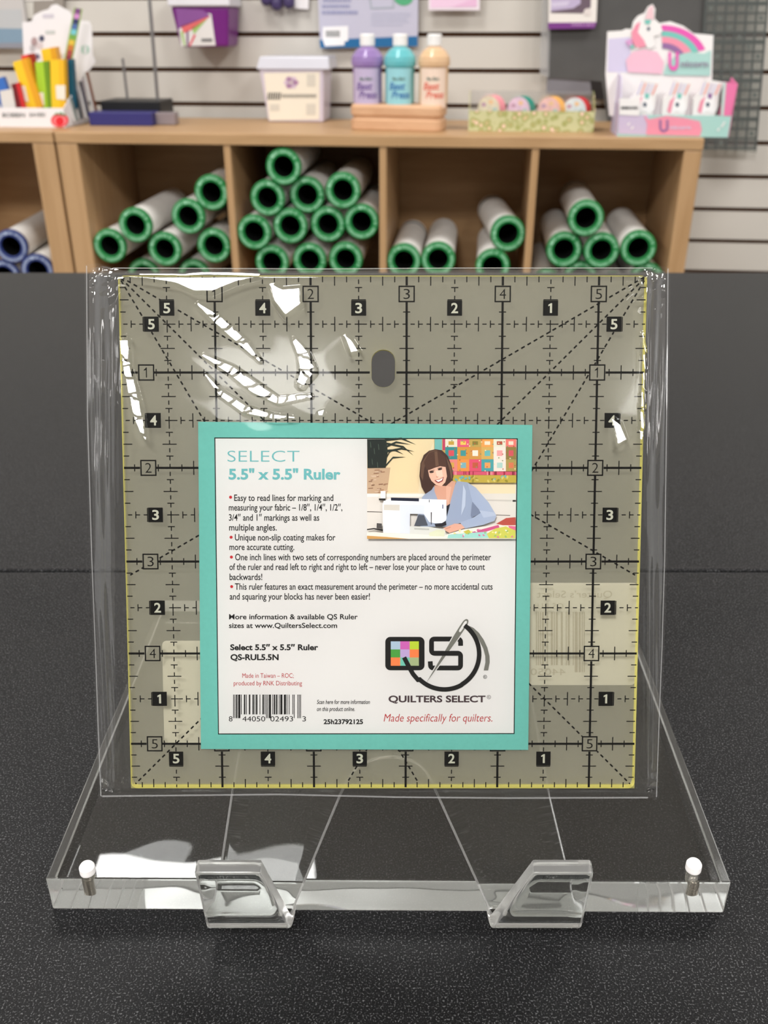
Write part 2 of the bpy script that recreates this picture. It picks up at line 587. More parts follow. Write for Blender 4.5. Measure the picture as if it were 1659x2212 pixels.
rowsL, rowsR = [], []
vs_end = None
def sheet_pt(u, v):
    return RP(u, v, NP)
NC = 6
def row_uv(y, tabs):
    o_, i_ = lerp_tab(tabs[0], y), lerp_tab(tabs[1], y)
    uo, v1 = ruv(o_, y, NP); ui, v2 = ruv(i_, y, NP)
    return uo, ui, v1
for y in ys:
    uo, ui, v = row_uv(y, (oL, iL)); rowsL.append([sheet_pt(uo + (ui - uo) * k / NC, v) for k in range(NC + 1)])
    uo, ui, v = row_uv(y, (oR, iR)); rowsR.append([sheet_pt(uo + (ui - uo) * k / NC, v) for k in range(NC + 1)])
    vs_end = v
# bend: turn the downward direction through the viewer's side and up
LIP_F = math.radians(15.0)
turn = math.pi - LIP_F - lean_v
ctr_yz = np.array([RP(0, vs_end, NP)[1], RP(0, vs_end, NP)[2]]) + RB * np.array([R_N[1], R_N[2]])
def bend(a):      # a from 0 to turn
    ang = lean_v + a                       # heading measured from straight down towards the viewer
    # position = centre + RB * outward normal
    nx = np.array([math.cos(ang), -math.sin(ang)])   # (y, z) pointing away from the bend centre
    return ctr_yz + RB * nx
LIPL = 1.24
e1 = bend(turn)
dirl = np.array([-math.sin(LIP_F), math.cos(LIP_F)])
xL = (R_O[0] + ruv(456, 1948, NP)[0], R_O[0] + ruv(640, 1948, NP)[0])
xR = (R_O[0] + ruv(1246, 1948, NP)[0], R_O[0] + ruv(1049, 1948, NP)[0])
def lip_x(px, py):
    nrm = np.array([0, dirl[1], -dirl[0]])
    q = hit(px, py, (0, e1[0], e1[1]), nrm); return q[0], q[1:], 
LT = [(425, 1880), (565, 1880)]; RT = [(1277, 1880), (1150, 1880)]
for k in range(1, 13):
    yz = bend(turn * k / 12); f = k / 12
    aL = (xL[0], xL[1] - 0.05 * f); aR = (xR[0], xR[1] + 0.05 * f)
    rowsL.append([np.array([aL[0] + (aL[1] - aL[0]) * j / NC, yz[0], yz[1]]) for j in range(NC + 1)])
    rowsR.append([np.array([aR[0] + (aR[1] - aR[0]) * j / NC, yz[0], yz[1]]) for j in range(NC + 1)])
bL = (xL[0], xL[1] - 0.05); bR = (xR[0], xR[1] + 0.05)
tL = (lip_x(*LT[0])[0], lip_x(*LT[1])[0]); tR = (lip_x(*RT[0])[0], lip_x(*RT[1])[0])
for k in range(1, 5):
    f = k / 4; yz = e1 + dirl * LIPL * f
    for rows_x, b_, t_ in ((rowsL, bL, tL), (rowsR, bR, tR)):
        o_ = b_[0] + (t_[0] - b_[0]) * f; i_ = b_[1] + (t_[1] - b_[1]) * f
        rows_x.append([np.array([o_ + (i_ - o_) * j / NC, yz[0], yz[1]]) for j in range(NC + 1)])
s = MB()
for rows_x, flip in ((rowsL, False), (rowsR, True)):
    n = NC + 1
    vv = [p for r_ in rows_x for p in r_]
    ff = []
    for i in range(len(rows_x) - 1):
        for j in range(NC):
            q = (i * n + j, (i + 1) * n + j, (i + 1) * n + j + 1, i * n + j + 1)
            ff.append(q[::-1] if flip else q)
    s.add(vv, ff, M_acr, True)
easel = s.build('easel', stand, weld=True)
md = easel.modifiers.new('thickness', 'SOLIDIFY'); md.thickness = TS * IN; md.offset = 0.0; md.use_even_offset = True; easel.data.materials.append(M_sawn); md.material_offset_rim = 1
md = easel.modifiers.new('edge', 'BEVEL'); md.width = 0.036 * IN; md.segments = 3; md.material = 1; md.limit_method = 'ANGLE'; md.angle_limit = math.radians(50)
zmin = min(bend(turn * k / 60)[1] for k in range(61)) - TS / 2
print('HOOK lowest', zmin, 'counter', ZC, ' base front', base_d, 'block', b_top - ZC, 'bend front y', min(bend(turn * k / 60)[0] for k in range(61)))
# leg against block: sheet back face height at block top edge
vv_ = ruv(829, 1908, NP - TS / 2)
pp = RP(0, vv_[1], NP - TS / 2); print('sheet back at y1908', pp, 'block', base_d, b_top)

# ------------------------------------------------------------------ the ruler
def ruler_mat():
    m, nt, out = nodes_mat('smoky_yellow_acrylic')
    tr = nt.nodes.new('ShaderNodeBsdfTransparent'); tr.inputs['Color'].default_value = (0.985, 0.98, 0.945, 1)
    df = nt.nodes.new('ShaderNodeBsdfDiffuse'); df.inputs['Color'].default_value = lin((222, 219, 197))
    tl = nt.nodes.new('ShaderNodeBsdfTranslucent'); tl.inputs['Color'].default_value = lin((222, 219, 197))
    a = nt.nodes.new('ShaderNodeMixShader'); a.inputs[0].default_value = 0.5
    nt.links.new(df.outputs[0], a.inputs[1]); nt.links.new(tl.outputs[0], a.inputs[2])
    b = nt.nodes.new('ShaderNodeMixShader'); b.inputs[0].default_value = 0.295
    nt.links.new(tr.outputs[0], b.inputs[1]); nt.links.new(a.outputs[0], b.inputs[2])
    gl = nt.nodes.new('ShaderNodeBsdfGlossy'); gl.inputs['Roughness'].default_value = 0.12
    fr = nt.nodes.new('ShaderNodeFresnel'); fr.inputs['IOR'].default_value = 1.45
    c = nt.nodes.new('ShaderNodeMixShader')
    nt.links.new(fr.outputs[0], c.inputs[0]); nt.links.new(b.outputs[0], c.inputs[1]); nt.links.new(gl.outputs[0], c.inputs[2])
    nt.links.new(c.outputs[0], out.inputs['Surface'])
    return m
M_rul = ruler_mat()
M_redge = mat('ruler_edge_yellow', (238, 230, 128), 0.4, 0.3)  # bright diffuse yellow standing in for the fluorescent glow of the edges
def edge_glow_mat():
    m, nt, out = nodes_mat('ruler_edge_glow_yellow')
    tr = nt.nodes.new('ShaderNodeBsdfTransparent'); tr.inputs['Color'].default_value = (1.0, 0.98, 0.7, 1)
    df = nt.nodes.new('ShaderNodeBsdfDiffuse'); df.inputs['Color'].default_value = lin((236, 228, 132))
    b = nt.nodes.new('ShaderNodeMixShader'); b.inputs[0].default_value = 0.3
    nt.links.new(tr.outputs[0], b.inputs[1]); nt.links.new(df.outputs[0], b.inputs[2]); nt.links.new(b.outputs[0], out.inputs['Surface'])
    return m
M_edge_glow = edge_glow_mat()
M_black = mat('print_black', (9, 9, 8), 0.6, 0.1)
M_num = mat('print_reversed_out', (190, 190, 172), 0.6, 0.2)
TR_ = 0.10
ruler = thing('quilting_ruler', 'square clear yellow-tinted quilting ruler with black inch grid, inside the clear bag', 'ruler', RP(2.75, 5.5, -0.05))
SZ = 5.5
out2 = rrect(0, 0, SZ, SZ, 0.07, 5)
hu, hv = ruv(828, 796, 0)
hole = rrect(hu - 0.125, hv - 0.195, hu + 0.125, hv + 0.195, 0.12, 7)
bm = bmesh.new()
def loop_edges(pts, n_):
    vv = [bm.verts.new(W(RP(x, y, n_)) - W(RP(2.75, 5.5, -0.05))) for x, y in pts]
    return vv, [bm.edges.new((vv[i], vv[(i + 1) % len(vv)])) for i in range(len(vv))]
fr_o, e_o = loop_edges(out2, 0.0); fr_h, e_h = loop_edges(hole, 0.0)
bmesh.ops.triangle_fill(bm, edges=e_o + e_h, use_beauty=True)
bk_o, e_o2 = loop_edges(out2, -TR_); bk_h, e_h2 = loop_edges(hole, -TR_)
bmesh.ops.triangle_fill(bm, edges=e_o2 + e_h2, use_beauty=True)
for fa, ba in ((fr_o, bk_o), (fr_h, bk_h)):
    for i in range(len(fa)):
        j = (i + 1) % len(fa)
        f_ = bm.faces.new((fa[i], fa[j], ba[j], ba[i])); f_.material_index = 1
bmesh.ops.recalc_face_normals(bm, faces=bm.faces)
me = bpy.data.meshes.new('ruler_plate'); bm.to_mesh(me); bm.free()
me.materials.append(M_rul); me.materials.append(M_redge)
o = bpy.data.objects.new('ruler_plate', me); COL.objects.link(o); o.parent = ruler

# flat yellow strips paint the glow of the ruler's edges onto its front face
s = MB()
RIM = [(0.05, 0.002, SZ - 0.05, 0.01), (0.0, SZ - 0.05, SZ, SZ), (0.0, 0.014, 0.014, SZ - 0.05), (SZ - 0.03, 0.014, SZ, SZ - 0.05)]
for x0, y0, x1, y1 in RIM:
    s.poly([RP(x, y, 0.0012) for x, y in ((x0, y0), (x1, y0), (x1, y1), (x0, y1))], M_edge_glow)
s.build('edge_glow_strips', ruler)
# printing, in inches on the front face
NPR = 0.0025
g = MB(); gn = MB()
def rq(b, pts, mt, n_):
    b.poly([RP(x, y, n_) for x, y in pts], mt)
def rect_uv(b, x0, y0, x1, y1, mt=M_black, n_=NPR):
    rq(b, [(x0, y0), (x1, y0), (x1, y1), (x0, y1)], mt, n_)
boxes = []      # (cx, cy, half, text, solid?)
HB = 0.078
for k in range(1, 6):
    boxes.append((k, 0.19, HB, str(k), False))                  # top
    boxes.append((0.27, k, HB, str(k), False))                  # left
    boxes.append((5.0, k, HB, str(k), False))                   # right column
    if k < 5: boxes.append((k, 5.0, HB, str(k), False))
    q = k - 0.5
    boxes.append((q, 0.335, HB, str(6 - k), True))
    boxes.append((0.335, q, HB, str(6 - k), True))
    boxes.append((5.165, q, HB, str(6 - k), True))
    boxes.append((q, 5.165, HB, str(6 - k), True))
def inbox(x, y, pad=0.0):
    for bx, by, h, _, _ in boxes:
        if abs(x - bx) < h + pad and abs(y - by) < h + pad:
            return True
    if abs(x - hu) < 0.135 + pad and abs(y - hv) < 0.205 + pad:
        return True
    return False
def clipped(x0, y0, x1, y1, w):
    """a straight line broken where the number boxes and the hole are"""
    L = math.hypot(x1 - x0, y1 - y0); N = max(2, int(L / 0.01))
    run = None
    nx, ny = -(y1 - y0) / L * w / 2, (x1 - x0) / L * w / 2
    for i in range(N + 1):
        t = i / N; x, y = x0 + (x1 - x0) * t, y0 + (y1 - y0) * t
        ok = not inbox(x, y) and 0 <= x <= SZ and 0 <= y <= SZ
        if ok and run is None: run = t
        if (not ok or i == N) and run is not None:
            te = t if (i == N and ok) else (i - 1) / N
            if te > run + 1e-6:
                a = (x0 + (x1 - x0) * run, y0 + (y1 - y0) * run); b_ = (x0 + (x1 - x0) * te, y0 + (y1 - y0) * te)
                rq(g, [(a[0] + nx, a[1] + ny), (b_[0] + nx, b_[1] + ny), (b_[0] - nx, b_[1] - ny), (a[0] - nx, a[1] - ny)], M_black, NPR)
            run = None
E0 = 0.012
for k in range(1, 6):
    clipped(k, E0, k, SZ - E0, 0.023); clipped(E0, k, SZ - E0, k, 0.023)
def dash(x0, y0, x1, y1, w, on, per, ph=0.0):
    L = math.hypot(x1 - x0, y1 - y0); t = ph
    while t < L:
        e = min(t + on, L)
        clipped(x0 + (x1 - x0) * t / L, y0 + (y1 - y0) * t / L, x0 + (x1 - x0) * e / L, y0 + (y1 - y0) * e / L, w)
        t += per
for k in range(5):
    q = k + 0.5
    dash(q, E0, q, SZ - E0, 0.011, 0.045, 0.0833, 0.03); dash(E0, q, SZ - E0, q, 0.011, 0.045, 0.0833, 0.03)
# eighth-inch cross ticks on every line, ticks on the edges
for i in range(1, 44):
    p = i / 8.0
    kind = i % 8
    if kind in (0, 4):
        continue
    hl = 0.075 if kind in (2, 6) else 0.037
    for j in range(1, 11):
        q = j / 2.0
        clipped(q - hl, p, q + hl, p, 0.0105); clipped(p, q - hl, p, q + hl, 0.0105)
for i in range(1, 44):
    p = i / 8.0
    if i % 8 in (0, 4): continue
    hl = 0.105 if i % 8 in (2, 6) else 0.07
    for (a, b_, c, d_) in ((p, E0, p, hl), (p, SZ - hl, p, SZ - E0), (E0, p, hl, p), (SZ - hl, p, SZ - E0, p)):
        clipped(a, b_, c, d_, 0.0105)
# crossings of dashed lines
for i in range(5):
    for j in range(5):
        clipped(i + 0.46, j + 0.5, i + 0.54, j + 0.5, 0.011); clipped(i + 0.5, j + 0.46, i + 0.5, j + 0.54, 0.011)
t30 = math.tan(math.radians(30))
for sx in (0, 1):
    for (ex, ey) in ((5.5, 5.5), (5.5, 5.5 * t30), (5.5 * t30, 5.5)):
        X = lambda x: SZ - x if sx else x
        dash(X(0.03), 0.03 * ey / ex, X(ex - 0.05), (ex - 0.05) * ey / ex, 0.016, 0.042, 0.075)
def digit(t, cx_, yb, cap, wid, bold, mt, n_):
    if t == '1':
        w_ = cap * (0.22 if bold > 0 else 0.10); top = yb - cap
        pts = [(cx_ - w_ * 0.3, yb), (cx_ - w_ * 0.3, top + cap * 0.24), (cx_ - cap * 0.24, top + cap * 0.32), (cx_ - cap * 0.24, top + cap * 0.32 - w_ * 0.75), (cx_ + w_ * 0.1, top), (cx_ + w_ * 0.7, top), (cx_ + w_ * 0.7, yb)]
        gn.poly([RP(x, y, n_) for x, y in pts], mt)
    else:
        V, Fc = text2d(t, cx_ - wid, cx_ + wid, yb, cap, bold)
        gn.add([RP(x, y, n_) for x, y in V], Fc, mt)
for bx, by, h, tx_, solid in boxes:
    if solid:
        rect_uv(gn, bx - h, by - h, bx + h, by + h, M_black, NPR)
        digit(tx_, bx, by + 0.05, 0.10, 0.036, 0.02, M_num, NPR + 0.0015)
    else:
        for q in stroke2d([(bx - h, by - h), (bx + h, by - h), (bx + h, by + h), (bx - h, by + h)], 0.014, True):
            rq(gn, q, M_black, NPR)
        digit(tx_, bx, by + 0.052, 0.104, 0.033, -0.01, M_black, NPR)
g.build('grid_lines', ruler); gn.build('number_marks', ruler)
# ------------------------------------------------------------------ the printed card in the bag
NK = 0.024
def KP(px, py, lay=0):
    n_ = NK + lay * 0.0009
    u, v = ruv(px, py, NK)
    return RP(u, v, n_)
M_teal = mat('card_teal', (108, 184, 172), 0.75, 0.15, var=0.03, vscale=900)
M_paper = mat('card_white', (222, 220, 217), 0.75, 0.15)
card = thing('product_card', 'teal-bordered white printed card with text and a photo, in front of the ruler grid', 'printed card', KP(788, 1620))
s = MB()
cq = [(428, 911), (1150, 918), (1141, 1620), (434, 1618)]
fr_ = [KP(*p) for p in cq]; bk_ = [p - R_N * 0.011 for p in fr_]
s.hexa(bk_, fr_, M_teal)
s.build('card_border', card)
s = MB()
inn = [(463, 945), (1118.5, 947), (1111.5, 1585.5), (471, 1586.5)]
s.poly([KP(x, y, 1) for x, y in inn], M_black)
inn2 = [(465.2, 947.2), (1116.3, 949.2), (1109.5, 1583.5), (473, 1584.3)]
s.poly([KP(x, y, 2) for x, y in inn2], M_paper)
s.build('white_panel', card)

def ktext(b, s_, x0, x1, yb, cap, mt, lay=4, bold=0.0, shear=0.0):
    V, Fc = text2d(s_, x0, x1, yb, cap, bold, shear)
    b.add([KP(x, y, lay) for x, y in V], Fc, mt)
def kpoly(b, pts, mt, lay):
    b.poly([KP(x, y, lay) for x, y in pts], mt)
I_teal = ink((104, 176, 178)); I_txt = ink((12, 9, 9)); I_red = ink((176, 44, 48)); I_red2 = ink((190, 32, 42)); I_brown = ink((62, 46, 50))
s = MB()
ktext(s, 'SELECT', 491.5, 647, 997.5, 24, I_teal, bold=-0.012)
ktext(s, '5.5" x 5.5" Ruler', 494, 735.5, 1035, 21.5, I_teal, bold=0.032)
s.build('heading', card)
s = MB()
for (t, x0, x1, yb) in (('Easy to read lines for marking and', 506, 720, 1082), ('measuring your fabric \u2013 1/8\u2033, 1/4\u2033, 1/2\u2033,', 494.4, 739.5, 1102.7),
                        ('3/4\u2033 and 1\u2033 markings as well as', 494.5, 689.6, 1124.5), ('multiple angles.', 495, 598, 1145.8),
                        ('Unique non-slip coating makes for', 507.5, 724.6, 1167.3), ('more accurate cutting.', 495.6, 635.8, 1188),
                        ('One inch lines with two sets of corresponding numbers are placed around the perimeter', 508, 1060.6, 1210),
                        ('of the ruler and read left to right and right to left \u2013 never lose your place or have to count', 495.6, 1047.3, 1231),
                        ('backwards!', 496, 566.6, 1252.7),
                        ('This ruler features an exact measurement around the perimeter \u2013 no more accidental cuts', 507.5, 1064, 1273.6),
                        ('and squaring your blocks has never been easier!', 496.3, 799, 1295)):
    ktext(s, t, x0, x1, yb, 13.6, I_txt, bold=0.010)
for (x, y) in ((498.2, 1074), (499.3, 1160.4), (500, 1203.3), (500.5, 1267)):
    kpoly(s, ell(x, y, 3.3, 3.3, 14), I_red2, 4)
s.build('body_text', card)
s = MB()
ktext(s, 'More information & available QS Ruler', 494.9, 772.7, 1337.4, 10.6, I_txt, bold=0.017)
ktext(s, 'sizes at www.QuiltersSelect.com', 494.7, 728.3, 1356.2, 10.6, I_txt, bold=0.017)
ktext(s, 'Select 5.5\u2033 x 5.5\u2033 Ruler', 497.4, 687.3, 1403.9, 11.6, I_txt, bold=0.034)
ktext(s, 'QS-RUL5.5N', 498, 602, 1425.4, 11.8, I_txt, bold=0.034)
ktext(s, 'Made in Taiwan \u2013 ROC;', 523.5, 634.4, 1463.9, 9.6, I_red)
ktext(s, 'produced by RNK Distributing', 504.8, 652.4, 1480.3, 9.6, I_red)
ktext(s, 'Scan here for more information', 684.5, 799, 1520.4, 8.8, I_txt, bold=0.012, shear=0.2)
ktext(s, 'on this product online.', 684.5, 766.5, 1535.6, 8.8, I_txt, bold=0.012, shear=0.2)
ktext(s, '25h23792125', 699, 784.2, 1563.6, 9.6, I_txt, bold=0.034)
s.build('product_details', card)
# the bar code, a UPC-A pattern of its printed digits
s = MB()
Lc = ['0001101', '0011001', '0010011', '0111101', '0100011', '0110001', '0101111', '0111011', '0110111', '0001011']
dg_ = '844050024933'
bits = '101' + ''.join(Lc[int(c)] for c in dg_[:6]) + '01010' + ''.join(''.join('1' if b == '0' else '0' for b in Lc[int(c)]) for c in dg_[6:]) + '101'
bx0, bx1 = 503.8, 650.2
bwid = (bx1 - bx0) / len(bits)
i = 0
while i < len(bits):
    if bits[i] == '1':
        j = i
        while j < len(bits) and bits[j] == '1': j += 1
        tall = i < 10 or 44 < i < 51 or i >= 85
        yb = 1551.4 if tall else 1543.2
        kpoly(s, [(bx0 + i * bwid, 1500.3), (bx0 + j * bwid, 1500), (bx0 + j * bwid, yb - 0.5), (bx0 + i * bwid, yb)], I_txt, 4)
        i = j
    else:
        i += 1
for (t, x0, x1) in (('8', 494.4, 502.4), ('44050', 523.6, 573), ('02493', 584, 633.2), ('3', 653.2, 661)):
    ktext(s, t, x0, x1, 1558, 10.8, I_txt)
s.build('bar_code', card)

# the emblem
s = MB()
def zl(x, y): return (780 + x / 4.366, 1300 + y / 4.366)
def zpoly(pts, mt, lay): kpoly(s, [zl(*p) for p in pts], mt, lay)
I_k = ink((12, 12, 11)); I_g = ink((112, 112, 104))
zpoly(rrect(228, 330, 598, 645, 48, 7), I_k, 4)
tiles = [[(172, 196, 216), (205, 98, 180), (186, 212, 52)], [(72, 158, 62), (190, 166, 216), (255, 130, 72)], [(255, 130, 72), (112, 200, 178), (166, 182, 132)]]
tx = [280, 369, 458, 545]; tyy = [372, 448, 524, 602]
for r_ in range(3):
    for c_ in range(3):
        zpoly([(tx[c_], tyy[r_]), (tx[c_ + 1], tyy[r_]), (tx[c_ + 1], tyy[r_ + 1]), (tx[c_], tyy[r_ + 1])], ink(tiles[r_][c_]), 5)
def arc(cx_, cy_, r, a0, a1, n=10):
    return [(cx_ + r * math.cos(math.radians(a0 + (a1 - a0) * k / n)), cy_ + r * math.sin(math.radians(a0 + (a1 - a0) * k / n))) for k in range(n + 1)]
Sp = [(938, 414)] + arc(912, 376, 26, 0, -90, 5) + arc(690, 376, 26, -90, -180, 5) + arc(690, 458, 26, 180, 90, 5) + arc(912, 510, 26, -90, 0, 5) + arc(912, 597, 26, 0, 90, 5) + arc(680, 597, 26, 90, 180, 5) + [(652, 560)]
def stroke(pts, w, mt, lay):
    for q in stroke2d([zl(*p) for p in pts], [ww / 4.366 for ww in w] if isinstance(w, list) else w / 4.366):
        kpoly(s, q, mt, lay)
stroke(Sp, 45, I_k, 5)
# needle with a pale outline, passing over the upper and lower strokes and under the middle one
nd = np.array([1003 - 623, 165 - 750], float); nl = np.linalg.norm(nd); nd /= nl; nn_ = np.array([-nd[1], nd[0]])
def needle(wid):
    prof = [(0.0, 1), (0.25, 9), (0.5, 17), (0.72, 25), (0.86, 27), (0.95, 26), (0.985, 18), (1.0, 8)]
    a = [tuple(np.array([623, 750]) + nd * nl * t + nn_ * (w_ + wid)) for t, w_ in prof]
    b = [tuple(np.array([623, 750]) + nd * nl * t - nn_ * (w_ + wid)) for t, w_ in prof]
    return a + b[::-1]
zpoly(needle(8), M_paper, 6)
zpoly(needle(0), I_g, 7)
ey = [tuple(np.array([623, 750]) + nd * nl * t + nn_ * w_) for t, w_ in ((0.80, 6), (0.82, 11), (0.95, 13), (0.975, 6), (0.975, -6), (0.95, -13), (0.82, -11), (0.80, -6))]
zpoly(ey, M_paper, 8)
stroke([(690, 484), (912, 484)], 45, I_k, 9)
stroke([(405, 522), (460, 628), (490, 680), (535, 733)] + arc(785, 490, 334, 134, 62, 14) + arc(780, 490, 333, 58, -54, 20), 42, I_k, 10)
gp = [(1012, 222), (1060, 245), (1110, 290), (1155, 355), (1190, 430), (1210, 510), (1212, 570), (1197, 645), (1156, 645), (1172, 570), (1170, 510), (1152, 440), (1120, 375), (1085, 310), (1050, 262)]
zpoly(gp, I_g, 9)
for q in stroke2d([(x, y) for x, y in (zl(1169 + 16 * math.cos(t), 707 + 16 * math.sin(t)) for t in (2 * math.pi * k / 16 for k in range(16)))], 0.9, True):
    kpoly(s, q, I_k, 4)
ktext(s, 'R', *(zl(1163, 0)[0], zl(1176, 0)[0]), zl(0, 715)[1], 3.6, I_k, bold=0.03)
ktext(s, 'QUILTERS SELECT', 839.2, 1048.8, 1516.4, 13.4, I_brown, bold=0.03)
for q in stroke2d([(1056 + 3.9 * math.cos(t), 1505.6 + 3.9 * math.sin(t)) for t in (2 * math.pi * k / 16 for k in range(16))], 0.8, True):
    kpoly(s, q, I_brown, 4)
ktext(s, 'R', 1054.6, 1057.6, 1507.6, 3.8, I_brown)
s.build('emblem', card)
s = MB()
ktext(s, 'Made specifically for quilters.', 828.8, 1063.3, 1558.4, 16.4, I_red, bold=-0.004, shear=0.22)
s.build('tagline', card)

# the little printed photo: someone at a sewing machine in front of a quilt
s = MB()
LAY = [3.0]
def ph(pts, col):
    LAY[0] += 0.22
    kpoly(s, [(780 + x / 4.366, 900 + y / 4.366) for x, y in pts], ink(col), LAY[0])
ph([(57, 212), (1462, 212), (1452, 1148), (57, 1148)], (240, 222, 186))
ph([(57, 212), (700, 212), (560, 500), (540, 715), (57, 715)], (236, 214, 172))
ph([(57, 725), (1456, 725), (1452, 1148), (57, 1148)], (228, 222, 214))
ph([(57, 728), (600, 728), (600, 756), (57, 756)], (246, 242, 234))
ph([(57, 893), (198, 897), (198, 903), (57, 900)], (66, 54, 48))
ph([(1180, 780), (1420, 785), (1420, 800), (1180, 795)], (206, 200, 192))
ph([(1270, 925), (1405, 928), (1405, 934), (1270, 931)], (90, 80, 74))
ph([(1428, 786), (1460, 786), (1460, 802), (1428, 802)], (30, 28, 28))
ph([(57, 485), (276, 480), (244, 724), (57, 724)], (198, 168, 138))
for k in range(26):
    x = 66 + 165 * rng.random(); y = 500 + 210 * rng.random(); w_ = 14 + 40 * rng.random()
    ph([(x, y), (min(x + w_, 262), y - 3), (min(x + w_, 262), y + 5), (x, y + 8)], [(160, 120, 94), (218, 192, 166), (140, 102, 80)][k % 3])
ph([(57, 212), (236, 212), (252, 330), (232, 482), (60, 484)], (24, 34, 30))
for (x0, y0, x1, y1, xm, ym) in ((200, 225, 522, 265, 380, 205), (230, 250, 496, 368, 400, 285), (225, 470, 424, 380, 300, 385), (215, 320, 402, 356, 320, 315),
                                 (210, 222, 444, 212, 330, 208), (228, 330, 505, 330, 380, 300), (200, 300, 470, 262, 330, 240), (230, 400, 330, 300, 270, 330)):
    ph([(x0, y0 - 9), (xm, ym - 8), (x1, y1), (xm, ym + 9), (x0, y0 + 10)], (30, 42, 36))
for (x0, y0) in ((85, 240), (120, 300), (160, 260), (100, 400), (150, 430)):
    ph([(x0, y0), (x0 + 6, y0 - 4), (x0 + 12, y0 + 55), (x0 + 4, y0 + 50)], (70, 84, 72))
# quilt
ph([(688, 212), (1462, 212), (1459, 622), (688, 618)], (204, 166, 92))
ph([(692, 212), (762, 212), (762, 316), (692, 316)], (118, 186, 182))
ph([(768, 212), (792, 212), (792, 316), (768, 316)], (196, 64, 100))
cols3 = [[((236, 226, 206), (202, 162, 66)), ((226, 92, 124), (240, 204, 96)), ((190, 162, 84), (132, 122, 54)), ((234, 162, 84), (244, 226, 202)), ((226, 226, 206), (182, 84, 64)), ((236, 122, 112), (240, 220, 202))],
         [((54, 142, 144), (220, 84, 94)), ((214, 152, 64), (64, 152, 154)), ((206, 152, 74), (250, 236, 222)), ((210, 172, 94), (104, 182, 184)), ((236, 226, 216), (240, 162, 162)), ((142, 122, 64), (210, 84, 94))],
         [((232, 140, 130), (214, 170, 80)), ((230, 152, 74), (124, 182, 192)), ((220, 84, 114), (192, 94, 64)), ((74, 162, 168), (240, 162, 94)), ((244, 226, 216), (172, 210, 202)), ((172, 152, 84), (220, 122, 84))]]
xs = [793, 906, 1018, 1132, 1247, 1362, 1461]; yq = [212, 286, 402, 514]
for r_ in range(3):
    for c_ in range(6):
        a, b = cols3[r_][c_]
        x0, x1, y0, y1 = xs[c_], xs[c_ + 1], yq[r_], yq[r_ + 1]
        ph([(x0, y0), (x1, y0), (x1, y1), (x0, y1)], a)
        mx_, my = (x1 - x0) * 0.27, (y1 - y0) * 0.27
        ph([(x0 + mx_, y0 + my), (x1 - mx_, y0 + my), (x1 - mx_, y1 - my), (x0 + mx_, y1 - my)], b)
        for k in range(3):
            px, py = x0 + (x1 - x0) * rng.random(), y0 + (y1 - y0) * rng.random()
            ph(ell(min(px, 1448), py, 7, 6, 7), [(240, 220, 180), (180, 90, 60), (120, 150, 110)][k])
ph([(862, 515), (1459, 518), (1459, 550), (862, 548)], (214, 88, 116))
for k in range(22):
    x = 866 + 590 * rng.random()
    ph([(x, 516), (x + 9, 516), (x + 9, 549), (x, 549)], [(124, 34, 54), (242, 156, 164), (160, 40, 70)][k % 3])
ph([(862, 549), (1459, 551), (1459, 622), (862, 620)], (192, 172, 72))
for k in range(24):
    x = 880 + 560 * rng.random(); y = 560 + 50 * rng.random()
    ph(ell(x, y, 17, 10, 8, rot=rng.random() * 3), [(112, 182, 180), (214, 200, 110), (150, 140, 50)][k % 3])
# sweater, neck, hair, face
ph([(575, 755), (640, 690), (695, 650), (830, 770), (900, 605), (1000, 618), (1080, 668), (1150, 760), (1040, 960), (930, 1000), (800, 1034), (560, 1034), (520, 980)], (160, 172, 194))
ph([(690, 640), (840, 600), (892, 612), (850, 760), (832, 840), (800, 860), (720, 780), (690, 700)], (216, 166, 142))
ph([(800, 650), (850, 660), (820, 830), (800, 780)], (228, 182, 158))
ph([(800, 842), (838, 818), (806, 940)], (34, 32, 40))
ph([(640, 320), (700, 306), (760, 316), (815, 370), (850, 460), (868, 560), (850, 606), (800, 652), (690, 645), (662, 690), (606, 726), (568, 660), (548, 560), (558, 440), (590, 360)], (70, 46, 38))
ph([(640, 330), (700, 312), (720, 318), (640, 380), (596, 480), (580, 600), (560, 560), (566, 440)], (104, 76, 60))
ph([(800, 380), (846, 470), (860, 560), (846, 600), (836, 520)], (112, 84, 66))
ph([(630, 505), (655, 470), (720, 462), (795, 474), (808, 560), (792, 616), (756, 655), (705, 642), (662, 604), (640, 560)], (236, 192, 168))
ph([(700, 510), (760, 500), (770, 560), (720, 580)], (246, 210, 190))
ph([(588, 430), (640, 340), (720, 318), (792, 380), (804, 476), (760, 462), (700, 478), (640, 502), (615, 492)], (84, 56, 44))
ph([(690, 330), (716, 325), (730, 460), (700, 470)], (112, 82, 64))
ph(ell(664, 521, 22, 9, 12, rot=-0.15), (52, 36, 32)); ph(ell(742, 494, 22, 9, 12, rot=-0.25), (52, 36, 32))
ph([(640, 512), (690, 500), (690, 505), (642, 517)], (84, 52, 42)); ph([(718, 484), (762, 474), (764, 479), (720, 489)], (84, 52, 42))
ph([(704, 560), (724, 566), (734, 556), (722, 572), (708, 570)], (206, 140, 118))
ph([(690, 596), (732, 590), (778, 566), (766, 606), (728, 624), (704, 614)], (146, 52, 58))
ph([(700, 598), (734, 594), (770, 574), (758, 600), (726, 614)], (250, 246, 240))
ph([(1000, 618), (1080, 670), (1200, 808), (1272, 930), (1254, 978), (1150, 1016), (975, 1052), (930, 996), (1060, 945), (1130, 900), (1046, 800)], (170, 182, 204))
ph([(960, 640), (985, 700), (980, 840), (940, 930), (950, 780)], (194, 204, 220))
ph([(1045, 800), (1130, 902), (1040, 950), (1030, 930)], (128, 138, 160))
